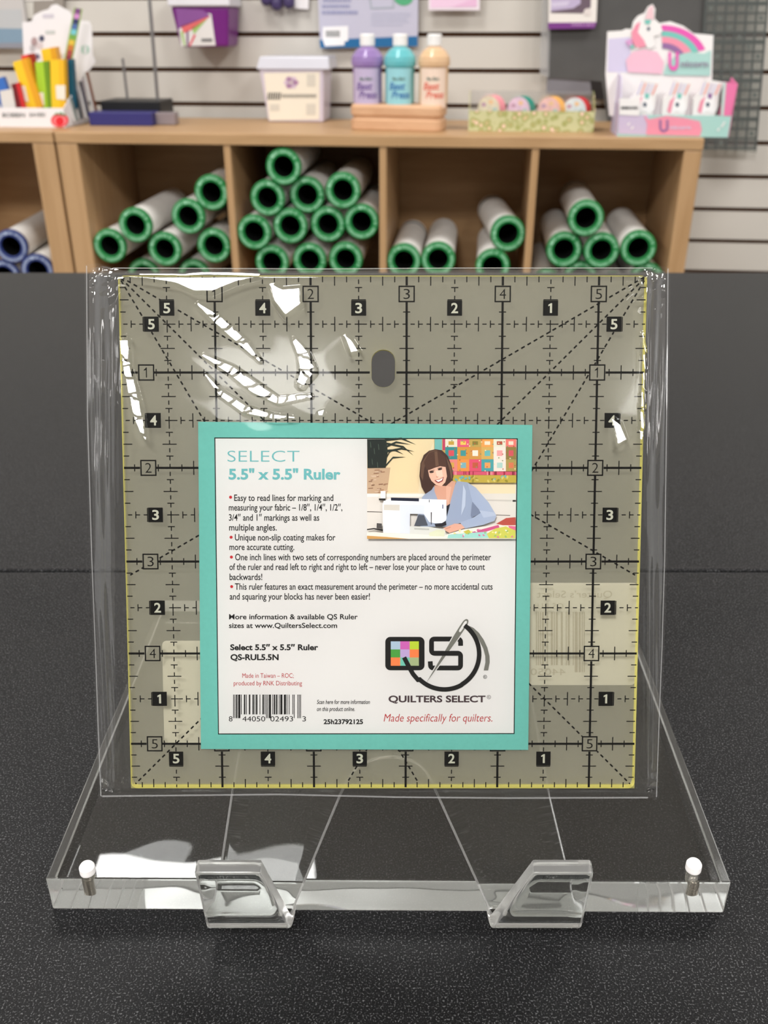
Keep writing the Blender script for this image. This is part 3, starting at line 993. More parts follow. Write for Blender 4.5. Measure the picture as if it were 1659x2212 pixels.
ph([(1110, 880), (1250, 900), (1268, 930), (1150, 950)], (186, 196, 214))
ph([(498, 1028), (540, 920), (592, 926), (628, 1022)], (84, 88, 98))
# machine
ph([(203, 822), (214, 790), (280, 768), (620, 775), (802, 780), (803, 960), (782, 1000), (690, 1002), (640, 990), (590, 915), (460, 912), (458, 1100), (208, 1090)], (236, 238, 242))
ph([(366, 828), (600, 832), (590, 912), (460, 910), (458, 1100), (366, 1096)], (222, 226, 234))
ph([(216, 826), (364, 828), (362, 882), (214, 878)], (212, 206, 196))
ph([(280, 760), (544, 766), (544, 796), (282, 788)], (30, 34, 54))
ph([(184, 700), (230, 698), (230, 770), (186, 770)], (244, 244, 242)); ph([(167, 768), (230, 768), (230, 789), (170, 786)], (30, 28, 28))
ph([(655, 898), (665, 898), (662, 1012), (656, 1012)], (70, 60, 62)); ph([(638, 780), (644, 780), (644, 805), (638, 805)], (60, 56, 56)); ph([(764, 826), (772, 826), (772, 864), (764, 864)], (60, 64, 110))
ph([(690, 1008), (760, 1000), (796, 978), (802, 1018), (760, 1032), (700, 1030)], (40, 38, 44))
ph([(458, 1028), (640, 1034), (790, 1060), (800, 1120), (458, 1104)], (220, 220, 214))
ph([(500, 1045), (640, 1052), (640, 1066), (500, 1060)], (188, 188, 182))
ph([(148, 1000), (196, 1004), (196, 1052), (146, 1048)], (84, 80, 78))
ph([(57, 1055), (120, 1046), (206, 1058), (206, 1076), (120, 1058), (57, 1066)], (26, 24, 24))
ph([(57, 1085), (460, 1100), (800, 1120), (1452, 1110), (1452, 1148), (57, 1148)], (240, 232, 222))
ph([(57, 1118), (250, 1130), (450, 1148), (57, 1148)], (206, 158, 92))
ph([(772, 1046), (880, 1004), (940, 1008), (976, 1046), (920, 1064), (830, 1092), (800, 1076)], (228, 176, 154))
ph([(790, 1050), (840, 1034), (846, 1040), (796, 1058)], (206, 150, 128))
# fabric
ph([(640, 1090), (720, 1060), (790, 1070), (780, 1124), (640, 1120)], (222, 224, 196))
ph([(790, 1110), (960, 1058), (1300, 1010), (1452, 940), (1452, 1142), (800, 1142)], (236, 232, 222))
ph([(1268, 1006), (1362, 952), (1452, 944), (1452, 1020), (1330, 1020)], (186, 84, 72))
ph([(1040, 1084), (1290, 1016), (1300, 1040), (1080, 1110)], (206, 90, 140)); ph([(1380, 1024), (1452, 1030), (1452, 1070), (1400, 1056)], (224, 110, 150))
ph([(820, 1108), (1180, 1080), (1200, 1140), (810, 1142)], (164, 216, 206))
ph([(1180, 1100), (1260, 1050), (1360, 1030), (1452, 1070), (1448, 1142), (1200, 1142)], (206, 206, 96))
ph([(960, 1080), (1010, 1060), (1040, 1090), (990, 1104)], (200, 190, 80))
for k in range(26):
    x = 860 + 560 * rng.random(); y = 1060 + 70 * rng.random()
    ph(ell(x, y, 12, 7, 8, rot=rng.random() * 3), [(240, 230, 150), (220, 120, 160), (150, 190, 120), (250, 240, 230)][k % 4])
s.build('printed_photo', card)

# ------------------------------------------------------------------ the clear bag
M_film = film_mat('clear_film', 1.05, 0.004, 0.035)
M_fside = film_mat('clear_film_side', 2.9, 0.03, 0.05)
M_filmb = film_mat('clear_film_back', 1.0, 0.012, 0.06)
M_seal = film_mat('clear_film_seal', 2.4, 0.3, 0.05)
bag = thing('clear_bag', 'clear crinkled plastic bag wrapped around the ruler and card on the easel', 'plastic bag', RP(2.75, 5.56, 0.0))
GU, GV = 720, 640
yT = [(187, 574), (215, 571), (240, 577), (262, 583), (420, 580), (700, 582), (1000, 580), (1395, 580), (1420, 576), (1443, 581)]
yB = [(217, 1721), (300, 1717), (600, 1716), (860, 1722), (1100, 1724), (1340, 1722), (1375, 1721), (1400, 1724), (1418, 1722)]
xLt = [(572, 187), (900, 190), (1200, 198), (1400, 205), (1600, 212), (1721, 217)]
xRt = [(572, 1443.5), (900, 1441), (1200, 1437), (1400, 1431), (1550, 1425), (1722, 1418)]
su = np.linspace(0, 1, GU + 1); sv = np.linspace(0, 1, GV + 1)
PX = np.zeros((GV + 1, GU + 1)); PY = np.zeros_like(PX)
for j, t in enumerate(sv):
    for_y = 575 + (1721 - 575) * t
    x0, x1 = lerp_tab(xLt, for_y), lerp_tab(xRt, for_y)
    PX[j] = x0 + (x1 - x0) * su
for i in range(GU + 1):
    xx = PX[:, i]
    y0 = np.interp(PX[0, i], [p[0] for p in yT], [p[1] for p in yT]); y1 = np.interp(PX[-1, i], [p[0] for p in yB], [p[1] for p in yB])
    PY[:, i] = y0 + (y1 - y0) * sv
# pixel grid -> plane inches (front film level)
NF = 0.085
def grid_uv(PX, PY, n_):
    o = R_O + R_N * n_
    X = (PX - CX) / F; Yd = (PY - CY) / F
    D = np.stack([X, CT - Yd * ST, -ST - Yd * CT], -1)
    t = o.dot(R_N) / (D @ R_N)
    P = D * t[..., None] - R_O
    return P @ R_U, P @ R_V, D
UU, VV, DD = grid_uv(PX, PY, NF)

def noise2(x, y, seed, sc):
    r = np.random.default_rng(seed)
    out = np.zeros_like(x)
    for k in range(9):
        a = r.random() * 6.283; f = sc * (0.6 + 0.9 * r.random()); p = r.random() * 6.283
        out += np.sin((x * math.cos(a) + y * math.sin(a)) * f + p + 1.3 * np.sin(x * f * 0.31 * r.random() + y * f * 0.4 * r.random() + p))
    return out / 4.0
def sstep(a, b, x):
    t = np.clip((x - a) / (b - a), 0, 1); return t * t * (3 - 2 * t)

LIGHTS = [np.array([tx_ / IN, ty_ / IN, (CEIL_Z - 0.02 - CAMZ) / IN]) for tx_, ty_ in TROFFERS]
def want_grad(px, py):
    """for each ceiling light: the film slope (du, dv) that mirrors it to the lens"""
    u, v = ruv(px, py, NF); P = RP(u, v, NF)
    out = []
    for Lp in LIGHTS:
        l = Lp - P; l = l / np.linalg.norm(l); d = -P / np.linalg.norm(P)
        h = l + d; h /= np.linalg.norm(h)
        hn = h.dot(R_N)
        out.append((-h.dot(R_U) / hn, -h.dot(R_V) / hn))
    return out
H = np.zeros_like(UU)
def seg_dist(U, V, a, b):
    d = np.array(b) - np.array(a); L2 = d @ d
    t = np.clip(((U - a[0]) * d[0] + (V - a[1]) * d[1]) / L2, 0, 1)
    dx = U - (a[0] + t * d[0]); dy = V - (a[1] + t * d[1])
    sg = np.sign(d[0] * (V - a[1]) - d[1] * (U - a[0]))
    return np.hypot(dx, dy), sg, t
def streak(pts, w, boost=1.0):
    """a long soft crease: across its width the film tilts just enough to catch a ceiling light"""
    global H
    q = [ruv(px, py, NF) for px, py in pts]
    best = np.full_like(UU, 9.0); sgn = np.ones_like(UU); gc = np.zeros_like(UU); ga = np.zeros_like(UU); ww = np.full_like(UU, 0.01); ss = np.zeros_like(UU)
    s0 = 0.0
    for k in range(len(q) - 1):
        a, b = q[k], q[k + 1]
        D, sg, t = seg_dist(UU, VV, a, b)
        dx, dy = b[0] - a[0], b[1] - a[1]; L = math.hypot(dx, dy)
        g_ = want_grad((pts[k][0] + pts[k + 1][0]) / 2, (pts[k][1] + pts[k + 1][1]) / 2)[4]
        c_ = (-dy * g_[0] + dx * g_[1]) / L; l_ = (dx * g_[0] + dy * g_[1]) / L
        w0 = w[k] if isinstance(w, (list, tuple)) else w; w1 = w[k + 1] if isinstance(w, (list, tuple)) else w
        m = D < best
        best = np.where(m, D, best); sgn = np.where(m, sg, sgn); gc = np.where(m, c_, gc); ga = np.where(m, l_, ga)
        ww = np.where(m, w0 + (w1 - w0) * t, ww); ss = np.where(m, s0 + L * t, ss)
        s0 += L
    # the crease is pleated along its length, every little pleat tilted the same way
    per = 0.2
    warp = ss + 0.8 * sgn * best + 0.022 * np.sin(ss * 31.0 + best * 40) + 0.016 * np.sin(ss * 77.0 + 1.0)
    h = gc * sgn * best + np.abs(gc) * ww + ga * (ss - np.floor(warp / per) * per) + np.abs(ga) * per * 0.5
    H += boost * np.maximum(h, 0) * np.clip(1 + (1 - best / ww) / 0.3, 0, 1)
def patch(poly, boost=1.0, which=None):
    global H
    c = np.mean(np.array(poly), 0)
    gs = want_grad(*c)
    g_ = gs[4] if which is None else gs[which]
    q = np.array([ruv(px, py, NF) for px, py in poly]); cu, cv = q.mean(0)
    ins = np.zeros(UU.shape, bool); dmin = np.full_like(UU, 9.0)
    n_ = len(q)
    for i in range(n_):
        a, b = q[i], q[(i + 1) % n_]
        cond = ((a[1] > VV) != (b[1] > VV)) & (UU < (b[0] - a[0]) * (VV - a[1]) / (b[1] - a[1] + 1e-12) + a[0])
        ins ^= cond
        D, _, _ = seg_dist(UU, VV, a, b); dmin = np.minimum(dmin, D)
    m = np.where(ins, 1.0, np.clip(1 - dmin / 0.03, 0, 1))
    rad = np.max(np.hypot(q[:, 0] - cu, q[:, 1] - cv))
    ramp = g_[0] * (UU - cu) + g_[1] * (VV - cv)
    lowest = np.min(g_[0] * (q[:, 0] - cu) + g_[1] * (q[:, 1] - cv))
    H += boost * np.maximum(ramp - lowest, 0) * m
# gentle overall waviness
inside = sstep(250, 300, PX) * (1 - sstep(1370, 1400, PX))
H += 0.0045 * noise2(UU, VV, 3, 2.2)
H += 0.0016 * noise2(UU, VV, 5, 9.0) * (1 - sstep(900, 960, PY)) * (1 - sstep(640, 900, PX))
# creases seen at the upper left
streak([(428, 657), (470, 690), (520, 735), (562, 780)], [0.02, 0.05, 0.05, 0.02])
streak([(440, 768), (500, 800), (550, 838), (600, 866), (640, 860), (672, 856)], [0.02, 0.05, 0.06, 0.04, 0.03, 0.02])
streak([(445, 810), (480, 852), (530, 885), (590, 900), (636, 902)], [0.015, 0.035, 0.045, 0.03, 0.015])
streak([(270, 735), (275, 790), (290, 850), (302, 905), (316, 950)], [0.05, 0.04, 0.05, 0.05, 0.015])
streak([(636, 735), (655, 765), (665, 800), (650, 830)], [0.03, 0.06, 0.08, 0.05])
patch([(583, 612), (610, 625), (648, 622), (650, 660), (618, 684), (592, 650)])
patch([(742, 722), (760, 735), (776, 760), (758, 764)])
patch([(688, 888), (700, 884), (698, 898), (688, 898)])
patch([(262, 592), (400, 597), (440, 590), (560, 598), (510, 610), (460, 631), (420, 630), (380, 612)])
patch([(1322, 905), (1338, 915), (1350, 950), (1330, 962)])
streak([(1388, 720), (1392, 800), (1386, 880), (1382, 950)], [0.015, 0.025, 0.03, 0.02])
# side flaps: vertical ripples; corners crumple
for lo, hi, sd in ((185, 255, 11), (1395, 1445, 12)):
    wgt = sstep(lo - 25, lo + 12, PX) * (1 - sstep(hi - 16, hi + 8, PX)) if lo < 800 else sstep(lo - 8, lo + 14, PX)
    H += wgt * (0.020 * np.sin(UU * 52 + 1.5 * np.sin(VV * 1.1 + sd)) * (0.55 + 0.45 * np.sin(VV * 2.0 + sd)) + 0.010 * noise2(UU * 3.0, VV * 0.8, sd, 6))
    for cy_, rad in ((590, 55), (1715, 45)):
        c2 = np.exp(-(((PX - (lo + hi) / 2) / 48) ** 2 + ((PY - cy_) / rad) ** 2))
        H += c2 * 0.020 * np.abs(noise2(UU * 1.0, VV * 1.0, sd + cy_, 26)) * 1.2
    if lo < 800:
        c3 = wgt * (1 - sstep(700, 960, PY))
        H += c3 * 0.024 * np.abs(noise2(UU * 2.6, VV * 0.5, 33, 9))
# edges of the film meet the back sheet; the top strip folds back over the ruler edge
edge = np.minimum(np.minimum(PX - 187, 1443 - PX), 60) / 60.0
drop = (1 - sstep(0.0, 1.0, np.clip(edge, 0, 1))) * 0.085
top = 1 - sstep(578, 600, PY); bot = sstep(1700, 1724, PY)
NN = NF + H - drop - 0.06 * top - 0.10 * bot
NN = np.maximum(NN, np.where((PX > 255) & (PX < 1395) & (PY > 600) & (PY < 1700), 0.058, -0.06))
def sheet_grid(UU, VV, NN, material, name, step=1):
    U = UU[::step, ::step]; V = VV[::step, ::step]; N_ = NN[::step, ::step]
    P = R_O + U[..., None] * R_U + V[..., None] * R_V + N_[..., None] * R_N
    h, w = U.shape
    idx = np.arange(h * w).reshape(h, w)
    f = np.stack([idx[:-1, :-1], idx[1:, :-1], idx[1:, 1:], idx[:-1, 1:]], -1).reshape(-1, 4)
    o_ = np.array(bag['_o'])
    verts = P.reshape(-1, 3) * IN + np.array([0, 0, CAMZ]) - o_
    me = bpy.data.meshes.new(name)
    me.from_pydata(verts.tolist(), [], f.tolist())
    me.polygons.foreach_set('use_smooth', [True] * len(f))
    me.materials.append(material); me.update()
    ob = bpy.data.objects.new(name, me); COL.objects.link(ob); ob.parent = bag
    return ob
ff = sheet_grid(UU, VV, NN, M_film, 'front_film')
ff.data.materials.append(M_fside)
mid = (PX[:-1, :-1] + PX[1:, 1:]) / 2; midy = (PY[:-1, :-1] + PY[1:, 1:]) / 2
ff.data.polygons.foreach_set('material_index', ((mid < 248) | (mid > 1398) | (midy < 592)).astype(np.int32).ravel())
UB, VB, _ = grid_uv(PX, PY, -0.106)
sideL = (1 - sstep(215, 250, PX)); sideR = sstep(1400, 1425, PX)
NB = -0.106 + 0.07 * (sideL + sideR) + 0.006 * (sideL + sideR) * np.sin(UU * 40 + VV)
sheet_grid(UB, VB, NB, M_filmb, 'back_film', 4)
# heat-sealed rims, slightly cloudy
s = MB()
def strip(b, pts, w, mt, n_):
    for q in stroke2d([ruv(px, py, n_) for px, py in pts], w):
        b.poly([RP(x, y, n_) for x, y in q], mt)
strip(s, [(187, 574), (189, 900), (198, 1200), (206, 1400), (213, 1600), (218, 1720)], 0.012, M_seal, -0.02)
strip(s, [(1443, 580), (1440, 900), (1436, 1200), (1430, 1400), (1424, 1550), (1418, 1722)], 0.012, M_seal, -0.02)
strip(s, [(220, 1720), (600, 1716), (860, 1722), (1100, 1724), (1400, 1723)], 0.018, M_seal, -0.03)
strip(s, [(245, 579), (700, 581), (1000, 579), (1410, 579)], 0.012, M_seal, -0.01)
s.build('sealed_rim', bag)
# two stickers on the back of the bag, seen through it: their print shows faintly reversed
M_stk = mat('sticker_cream', (252, 249, 242), 0.8, 0.1)
I_ghost = ink((206, 196, 178)); I_ghost2 = ink((214, 206, 190))
NS = -0.1085
def stk(pts, r_):
    q = [ruv(px, py, NS) for px, py in pts]
    x0 = min(p[0] for p in q); x1 = max(p[0] for p in q); y0 = min(p[1] for p in q); y1 = max(p[1] for p in q)
    b = MB()
    rr = rrect(x0, y0, x1, y1, 0.05, 5)
    b.poly([RP(x, y, NS) for x, y in rr], M_stk)
    return b, (x0, y0, x1, y1)
b, bb = stk([(1000, 1259), (1372, 1480)], 0.05)
def gtext(t, px0, px1, yb, cap, bold=0.0):
    u0, v0 = ruv(px0, yb, NS); u1, _ = ruv(px1, yb, NS)
    V, Fc = text2d(t, u0, u1, v0, cap / 199.0, bold, 0, True)
    b.add([RP(x, y, NS + 0.001) for x, y in V], Fc, I_ghost2)
gtext("Quilter's Select", 1160, 1322, 1291, 15)
gtext('QS-RUL', 1150, 1217, 1316, 13)
gtext('44050', 1146, 1222, 1458, 14)
bits2 = bits[:60]
xx = 1265.0
i = 0
while i < len(bits2):
    if bits2[i] == '1':
        j = i
        while j < len(bits2) and bits2[j] == '1': j += 1
        xa, xb_ = 1263 - i * 2.15, 1263 - j * 2.15
        if xb_ > 1150:
            lo = 1452 if i < 10 else 1437
            b.poly([RP(*ruv(px, py, NS), NS + 0.001) for px, py in ((xb_, 1322), (xa, 1322), (xa, lo), (xb_, lo))], I_ghost)
        i = j
    else:
        i += 1
o = b.build('price_sticker', bag); o['label'] = 'cream sticker with reversed bar code'
b, bb = stk([(350, 1384), (640, 1607)], 0.05)
o = b.build('price_sticker', bag); o['label'] = 'blank cream sticker at lower left'
# ------------------------------------------------------------------ the cubby shelves
M_wx = wood_mat('maple_along', (184, 148, 108), (173, 137, 97), 0)
M_wz = wood_mat('maple_upright', (184, 148, 108), (171, 135, 95), 2)
SD = 15.0
T_TOP = -sp(829, 317.5)[1]
Z_FL = sp(829, 656)[1]                     # floor of the visible row of cubbies
T_B = 1.2
def shelf(name, label, aL, aR, sideL, sideR, divs, group):
    t = thing(name, label, 'shelf', SP((aL + aR) / 2, SD / 2, Z_FL - 14.0), group)
    zb = -(CAMZ / IN) - S_O[2]
    s = MB(); s.box(SP, aL - 0.03, aR + 0.03, -0.05, SD, -T_TOP, 0, M_wx); s.build('top_board', t, bevel=0.09)
    for a0, a1 in ((aL, aL + sideL), (aR - sideR, aR)):
        s = MB(); s.box(SP, a0, a1, 0.0, SD, zb, -T_TOP, M_wz); s.build('side_panel', t, bevel=0.10)
    for a in divs:
        s = MB(); s.box(SP, a - 0.31, a + 0.31, 0.06, SD - 0.4, Z_FL, -T_TOP, M_wz); s.build('divider', t, bevel=0.04)
        s = MB(); s.box(SP, a - 0.31, a + 0.31, 0.06, SD - 0.4, zb + 1.5, Z_FL - T_B, M_wz); s.build('divider', t, bevel=0.04)
    s = MB(); s.box(SP, aL + sideL, aR - sideR, 0.05, SD - 0.4, Z_FL - T_B, Z_FL, M_wx); s.build('middle_board', t, bevel=0.04)
    s = MB(); s.box(SP, aL + sideL, aR - sideR, 0.05, SD - 0.4, zb, zb + 1.5, M_wx); s.build('bottom_board', t, bevel=0.04)
    s = MB(); s.box(SP, aL + sideL, aR - sideR, SD - 0.4, SD - 0.1, zb, -T_TOP, M_wx); s.build('back_panel', t)
    return t
ax = lambda px, py=330: sp(px, py)[0]
mL, mR = ax(122, 316), ax(1516, 336)
mdiv = [ax(490, 325), ax(827, 325), ax(1157, 328)]
shelf('cubby_shelf', 'maple four-cubby shelf unit full of green-capped rolls, behind the counter', mL, mR, ax(167, 316) - mL, mR - ax(1477, 336), mdiv, 'maple cubby shelves')
lR = ax(116.5, 316); lL = lR - 32
shelf('cubby_shelf', 'maple shelf unit at the left edge holding blue-capped rolls', lL, lR, 1.8, lR - ax(70, 316), [lR - 17], 'maple cubby shelves')

# ------------------------------------------------------------------ fabric rolls
M_wrap = mat('roll_wrap_white', (246, 243, 238), 0.45, 0.4, var=0.04, vscale=25)
M_green = mat('cap_green', (14, 122, 56), 0.45, 0.4)
M_green2 = mat('cap_green_light', (160, 214, 178), 0.5, 0.3)
M_blue = mat('cap_navy', (36, 52, 112), 0.45, 0.4)
M_blue2 = mat('cap_blue_light', (178, 190, 214), 0.5, 0.3)
M_core = mat('core_dark', (16, 17, 17), 0.7, 0.2)
M_band = mat('band_blue', (126, 160, 182), 0.5, 0.3); M_bandk = mat('band_slate', (58, 84, 92), 0.5, 0.3)
R0 = 1.56
def make_roll(cap, cap2, band, R=R0, L=12.3):
    r = bpy.data.objects.new('fabric_roll', None); COL.objects.link(r); r.empty_display_size = 0.01
    s = MB()
    prof = [(R * 0.93, 0.12)]
    mats_ = []
    stops = [0.9, 1.05, 2.0] + ([L - 1.4, L - 0.9] if band else []) + [L]
    for h in stops:
        prof.append((R * 0.93, h))
    mats_ = [M_wrap, M_band if band else M_wrap, M_wrap] + ([M_wrap, M_bandk] if band else []) + [M_wrap]
    prof = [(R * 0.93, 0.1)] + [(R * 0.93, h) for h in stops]
    s.lathe((0, 0, 0), (0, 1, 0), prof, M_wrap, 40, True, mats=mats_)
    s.lathe((0, 0, 0), (0, 1, 0), [(R * 0.6, L), (R * 0.93, L)], M_wrap, 40, False)
    s.lathe((0, 0, 0), (0, 1, 0), [(R * 0.585, 0.25), (R * 0.585, L)], M_core, 40, True)
    o = s.build('wrapped_tube', r, local=True)
    s = MB()
    s.lathe((0, 0, 0), (0, 1, 0), [(R * 0.6, 0.4), (R * 0.6, 0.05), (R * 0.64, 0.0), (R * 0.95, 0.0), (R, 0.06), (R, 0.45), (R * 0.94, 0.45)], cap, 48, True)
    k = 0
    a = 0.0
    while a < 2 * math.pi - 0.05:             # ring of raised lettering, too small to read
        w_ = 0.035 + 0.03 * random.random()
        if random.random() > 0.08:
            r0, r1 = R * (0.72 + 0.02 * random.random()), R * 0.9
            s.add([(r_ * math.cos(t), -0.008, r_ * math.sin(t)) for r_, t in ((r0, a), (r1, a), (r1, a + w_), (r0, a + w_))], [(0, 1, 2, 3)], cap2)
        a += w_ + 0.04
    s.add([(R * 0.8 * math.cos(2.2) + 0.14 * math.cos(t), -0.01, R * 0.8 * math.sin(2.2) + 0.14 * math.sin(t)) for t in (2 * math.pi * k / 10 for k in range(10))], [tuple(range(10))], cap2)
    o = s.build('end_cap', r, local=True)
    # dark hollow core seen through the cap
    return r
protos = {}
def place_roll(kind, c, d, label, group, tilt=(0.0, 0.0), spin=0.0):
    if kind not in protos:
        protos[kind] = make_roll(*{'g': (M_green, M_green2, False), 'gb': (M_green, M_green2, True), 'b': (M_blue, M_blue2, False)}[kind])
        r = protos[kind]
        first = True
    else:
        src = protos[kind]
        r = src.copy(); COL.objects.link(r)
        for ch in src.children:
            k = ch.copy(); COL.objects.link(k); k.parent = r
    w = W(SP(c[0], d, c[1]))
    r.location = w
    r.rotation_euler = (tilt[1], spin, -PSI + tilt[0])
    tag(r, label, 'fabric roll', group)
    return r
def relax(P, lo, hi, fl, it=400):
    P = np.array(P, float)
    for _ in range(it):
        for i in range(len(P)):
            for j in range(i):
                dv = P[i] - P[j]; L = np.hypot(*dv)
                if L < 2 * R0 + 0.012:
                    m = dv / L * (2 * R0 + 0.012 - L) / 2
                    P[i] += m; P[j] -= m
        P[:, 0] = np.clip(P[:, 0], lo + R0 + 0.03, hi - R0 - 0.03)
        P[:, 1] = np.maximum(P[:, 1], fl + R0 + 0.01)
    return P
cells = []
zc_ = Z_FL
GG = 'green-capped rolls in the cubbies'
cells.append(('first', ax(167), mdiv[0] - 0.31, [
    (234, 533, 'g', 0.2, 'green-capped roll at the far left of the first cubby, against the side panel'),
    (291, 487, 'g', 0.0, 'green-capped roll resting above the two lower left rolls in the first cubby'),
    (352, 541, 'g', 0.4, 'green-capped roll right under the raised left roll in the first cubby'),
    (406, 467, 'g', 0.3, 'middle green-capped roll stepping up to the right in the first cubby'),
    (456, 421, 'g', 0.5, 'topmost green-capped roll in the first cubby, touching the divider'),
    (458, 534, 'g', 0.5, 'lowest green-capped roll beside the divider in the first cubby'),
    (296, 606, 'g', 1.9, 'pushed-in roll half hidden at the bottom left of the first cubby'),
    (408, 606, 'g', 1.7, 'pushed-in roll half hidden at the bottom middle of the first cubby')]))
cells.append(('second', mdiv[0] + 0.31, mdiv[1] - 0.31, [
    (614, 365, 'g', 0.0, 'green-capped roll at the very top of the pile in the second cubby'),
    (577, 429, 'g', 0.2, 'green-capped roll just under the topmost, left side of the second cubby'),
    (660, 424, 'g', 0.7, 'recessed green-capped roll just under the topmost, right side of the second cubby'),
    (740, 413, 'g', 0.1, 'green-capped roll at the upper right of the pile in the second cubby'),
    (535, 507, 'g', 0.2, 'green-capped roll at the far left of the second cubby beside the divider'),
    (624, 490, 'g', 0.4, 'green-capped roll in the middle of the pile in the second cubby'),
    (706, 484, 'g', 0.5, 'green-capped roll right of the middle roll in the second cubby'),
    (777, 481, 'g', 0.3, 'green-capped roll at the far right of the second cubby beside the divider'),
    (582, 566, 'g', 0.5, 'left roll of the bottom row in the second cubby'),
    (666, 566, 'g', 0.6, 'middle roll of the bottom row in the second cubby'),
    (745, 563, 'g', 0.4, 'right roll of the bottom row in the second cubby')]))
cells.append(('third', mdiv[1] + 0.31, mdiv[2] - 0.31, [
    (866, 566, 'gb', 0.3, 'green-capped roll with blue printed bands, at the left of the third cubby'),
    (946, 562, 'g', 0.2, 'green-capped roll beside the blue-banded roll in the third cubby'),
    (1114, 508, 'gb', 0.4, 'banded green-capped roll slanting up against the right divider in the third cubby'),
    (1064, 578, 'g', 0.3, 'green-capped roll under the slanting roll in the third cubby')]))
cells.append(('fourth', mdiv[2] + 0.31, ax(1477, 336), [
    (1266, 472, 'gb', 0.0, 'green-capped roll lying on top of the pile in the fourth cubby'),
    (1219, 542, 'g', 0.4, 'left roll of the upper row of three in the fourth cubby'),
    (1300, 544, 'g', 0.3, 'middle roll of the upper row of three in the fourth cubby'),
    (1382, 545, 'g', 0.2, 'right roll of the upper row of three in the fourth cubby'),
    (1179, 620, 'g', 1.2, 'left roll in the half-hidden bottom row of the fourth cubby'),
    (1260, 621, 'g', 1.0, 'middle roll in the half-hidden bottom row of the fourth cubby'),
    (1340, 621, 'g', 1.0, 'second roll from the right in the hidden bottom row of the fourth cubby'),
    (1421, 620, 'g', 0.8, 'right roll in the half-hidden bottom row of the fourth cubby')]))
TILT = {'banded green-capped roll slanting up against the right divider in the third cubby': (0.11, 0.0),
        'green-capped roll with blue printed bands, at the left of the third cubby': (0.0, 0.0)}
for nm, lo, hi, lst in cells:
    fl = Z_FL if nm != 'fourth' else Z_FL - 0.4
    P = relax([sp(x, y) for x, y, *_ in lst], lo, hi, Z_FL)
    for (x, y, kd, d, lab), c in zip(lst, P):
        place_roll(kd, c, d + 0.12, lab, GG, TILT.get(lab, (0.0, 0.0)), random.uniform(-0.9, 0.9) + 0.0)
P = relax([sp(20, 538), sp(74, 586), sp(4, 600)], lL + 1, lR - (lR - ax(70, 316)), Z_FL)
for c, lab in zip(P, ('blue-capped roll lying on top at the left edge, in the neighbouring shelf', 'blue-capped roll at lower right in the neighbouring shelf, beside its side panel', 'blue-capped roll at lower left, cut by the picture edge')):
    place_roll('b', c, 0.5, lab, 'blue-capped rolls in the left shelf', (0.10, 0.0), 0.4)

# ------------------------------------------------------------------ small things on the shelf top and the wall
def rectP(x0, y0, x1, y1, d):
    """pixel rectangle -> (a0, a1, z0, z1) on the upright plane at depth d"""
    a0, z1 = sp(x0, (y0 + y1) / 2, d)[0], sp((x0 + x1) / 2, y0, d)[1]
    a1, z0 = sp(x1, (y0 + y1) / 2, d)[0], sp((x0 + x1) / 2, y1, d)[1]
    return a0, a1, z0, z1
def flat(b, pts, d, mt):                    # pixel polygon printed on an upright plane at depth d
    out = []
    for x, y in pts:
        a, z = sp(x, y, d); out.append(SP(a, d, z))
    b.poly(out, mt)
def plate(b, pts, d, th, mt):               # pixel outline -> flat card with a real thickness
    q = [sp(x, y, d) for x, y in pts]
    b.prism([SP(a, d, z) for a, z in q], [SP(a, d + th, z) for a, z in q], mt)
def ptext(b, t, x0, x1, yb, cap, d, mt, bold=0.0, shear=0.0):
    V, Fc = text2d(t, x0, x1, yb, cap, bold, shear)
    out = []
    for x, y in V:
        a, z = sp(x, y, d); out.append(SP(a, d, z))
    b.add(out, Fc, mt)
def scribble(b, x0, x1, y, h, d, mt, wgap=0.2):   # rows of tiny print that the photo shows only as grey texture
    x = x0
    while x < x1:
        w_ = min(2 + 5 * random.random(), x1 - x)
        flat(b, [(x, y - h), (x + w_, y - h), (x + w_, y), (x, y)], d, mt); x += w_ + 1.4

# -- tub with a cream label
def frustum(b, at, ab, dt, db, z0, z1, mt):
    lo = [SP(ab[0], db[0], z0), SP(ab[1], db[0], z0), SP(ab[1], db[1], z0), SP(ab[0], db[1], z0)]
    hi = [SP(at[0], dt[0], z1), SP(at[1], dt[0], z1), SP(at[1], dt[1], z1), SP(at[0], dt[1], z1)]
    b.hexa(lo, hi, mt)
M_tub = mat('tub_plastic_lilac', (214, 204, 218), 0.3, 0.5)
M_lid = mat('tub_lid_clear', (222, 222, 232), 0.18, 0.6, alpha=0.75)
M_cream = mat('label_cream', (238, 230, 214), 0.6, 0.2)
d0 = 10.8
a0, a1, z0, z1 = rectP(577, 150, 697, 265, d0)
at0, at1 = sp(561, 150, d0)[0], sp(700, 150, d0)[0]
tub = thing('plastic_tub', 'pale lilac plastic tub with cream label and clear lid, standing on the shelf top', 'tub', SP((a0 + a1) / 2, d0 + 2, 0))
s = MB(); frustum(s, (at0, at1), (a0, a1), (d0 - 0.3, d0 + 4.9), (d0, d0 + 4.5), 0.01, z1, M_tub); s.build('tub_body', tub, bevel=0.15)
_, _, zl0, zl1 = rectP(555, 122, 712, 150, d0)
s = MB(); frustum(s, (at0 + 0.1, at1 + 0.5), (at0 - 0.25, at1 + 0.6), (d0 - 0.2, d0 + 4.7), (d0 - 0.5, d0 + 5.0), zl0, zl1, M_lid); s.build('lid', tub, bevel=0.12)
s = MB()
def tubface(x, y, o=0.03):                 # label follows the sloped front
    a, z = sp(x, y, d0); f = z / z1
    return SP(a, d0 - 0.3 * f - o, z)
s.poly([tubface(x, y) for x, y in ((571, 157), (692, 155), (690, 258), (582, 260))], M_cream)
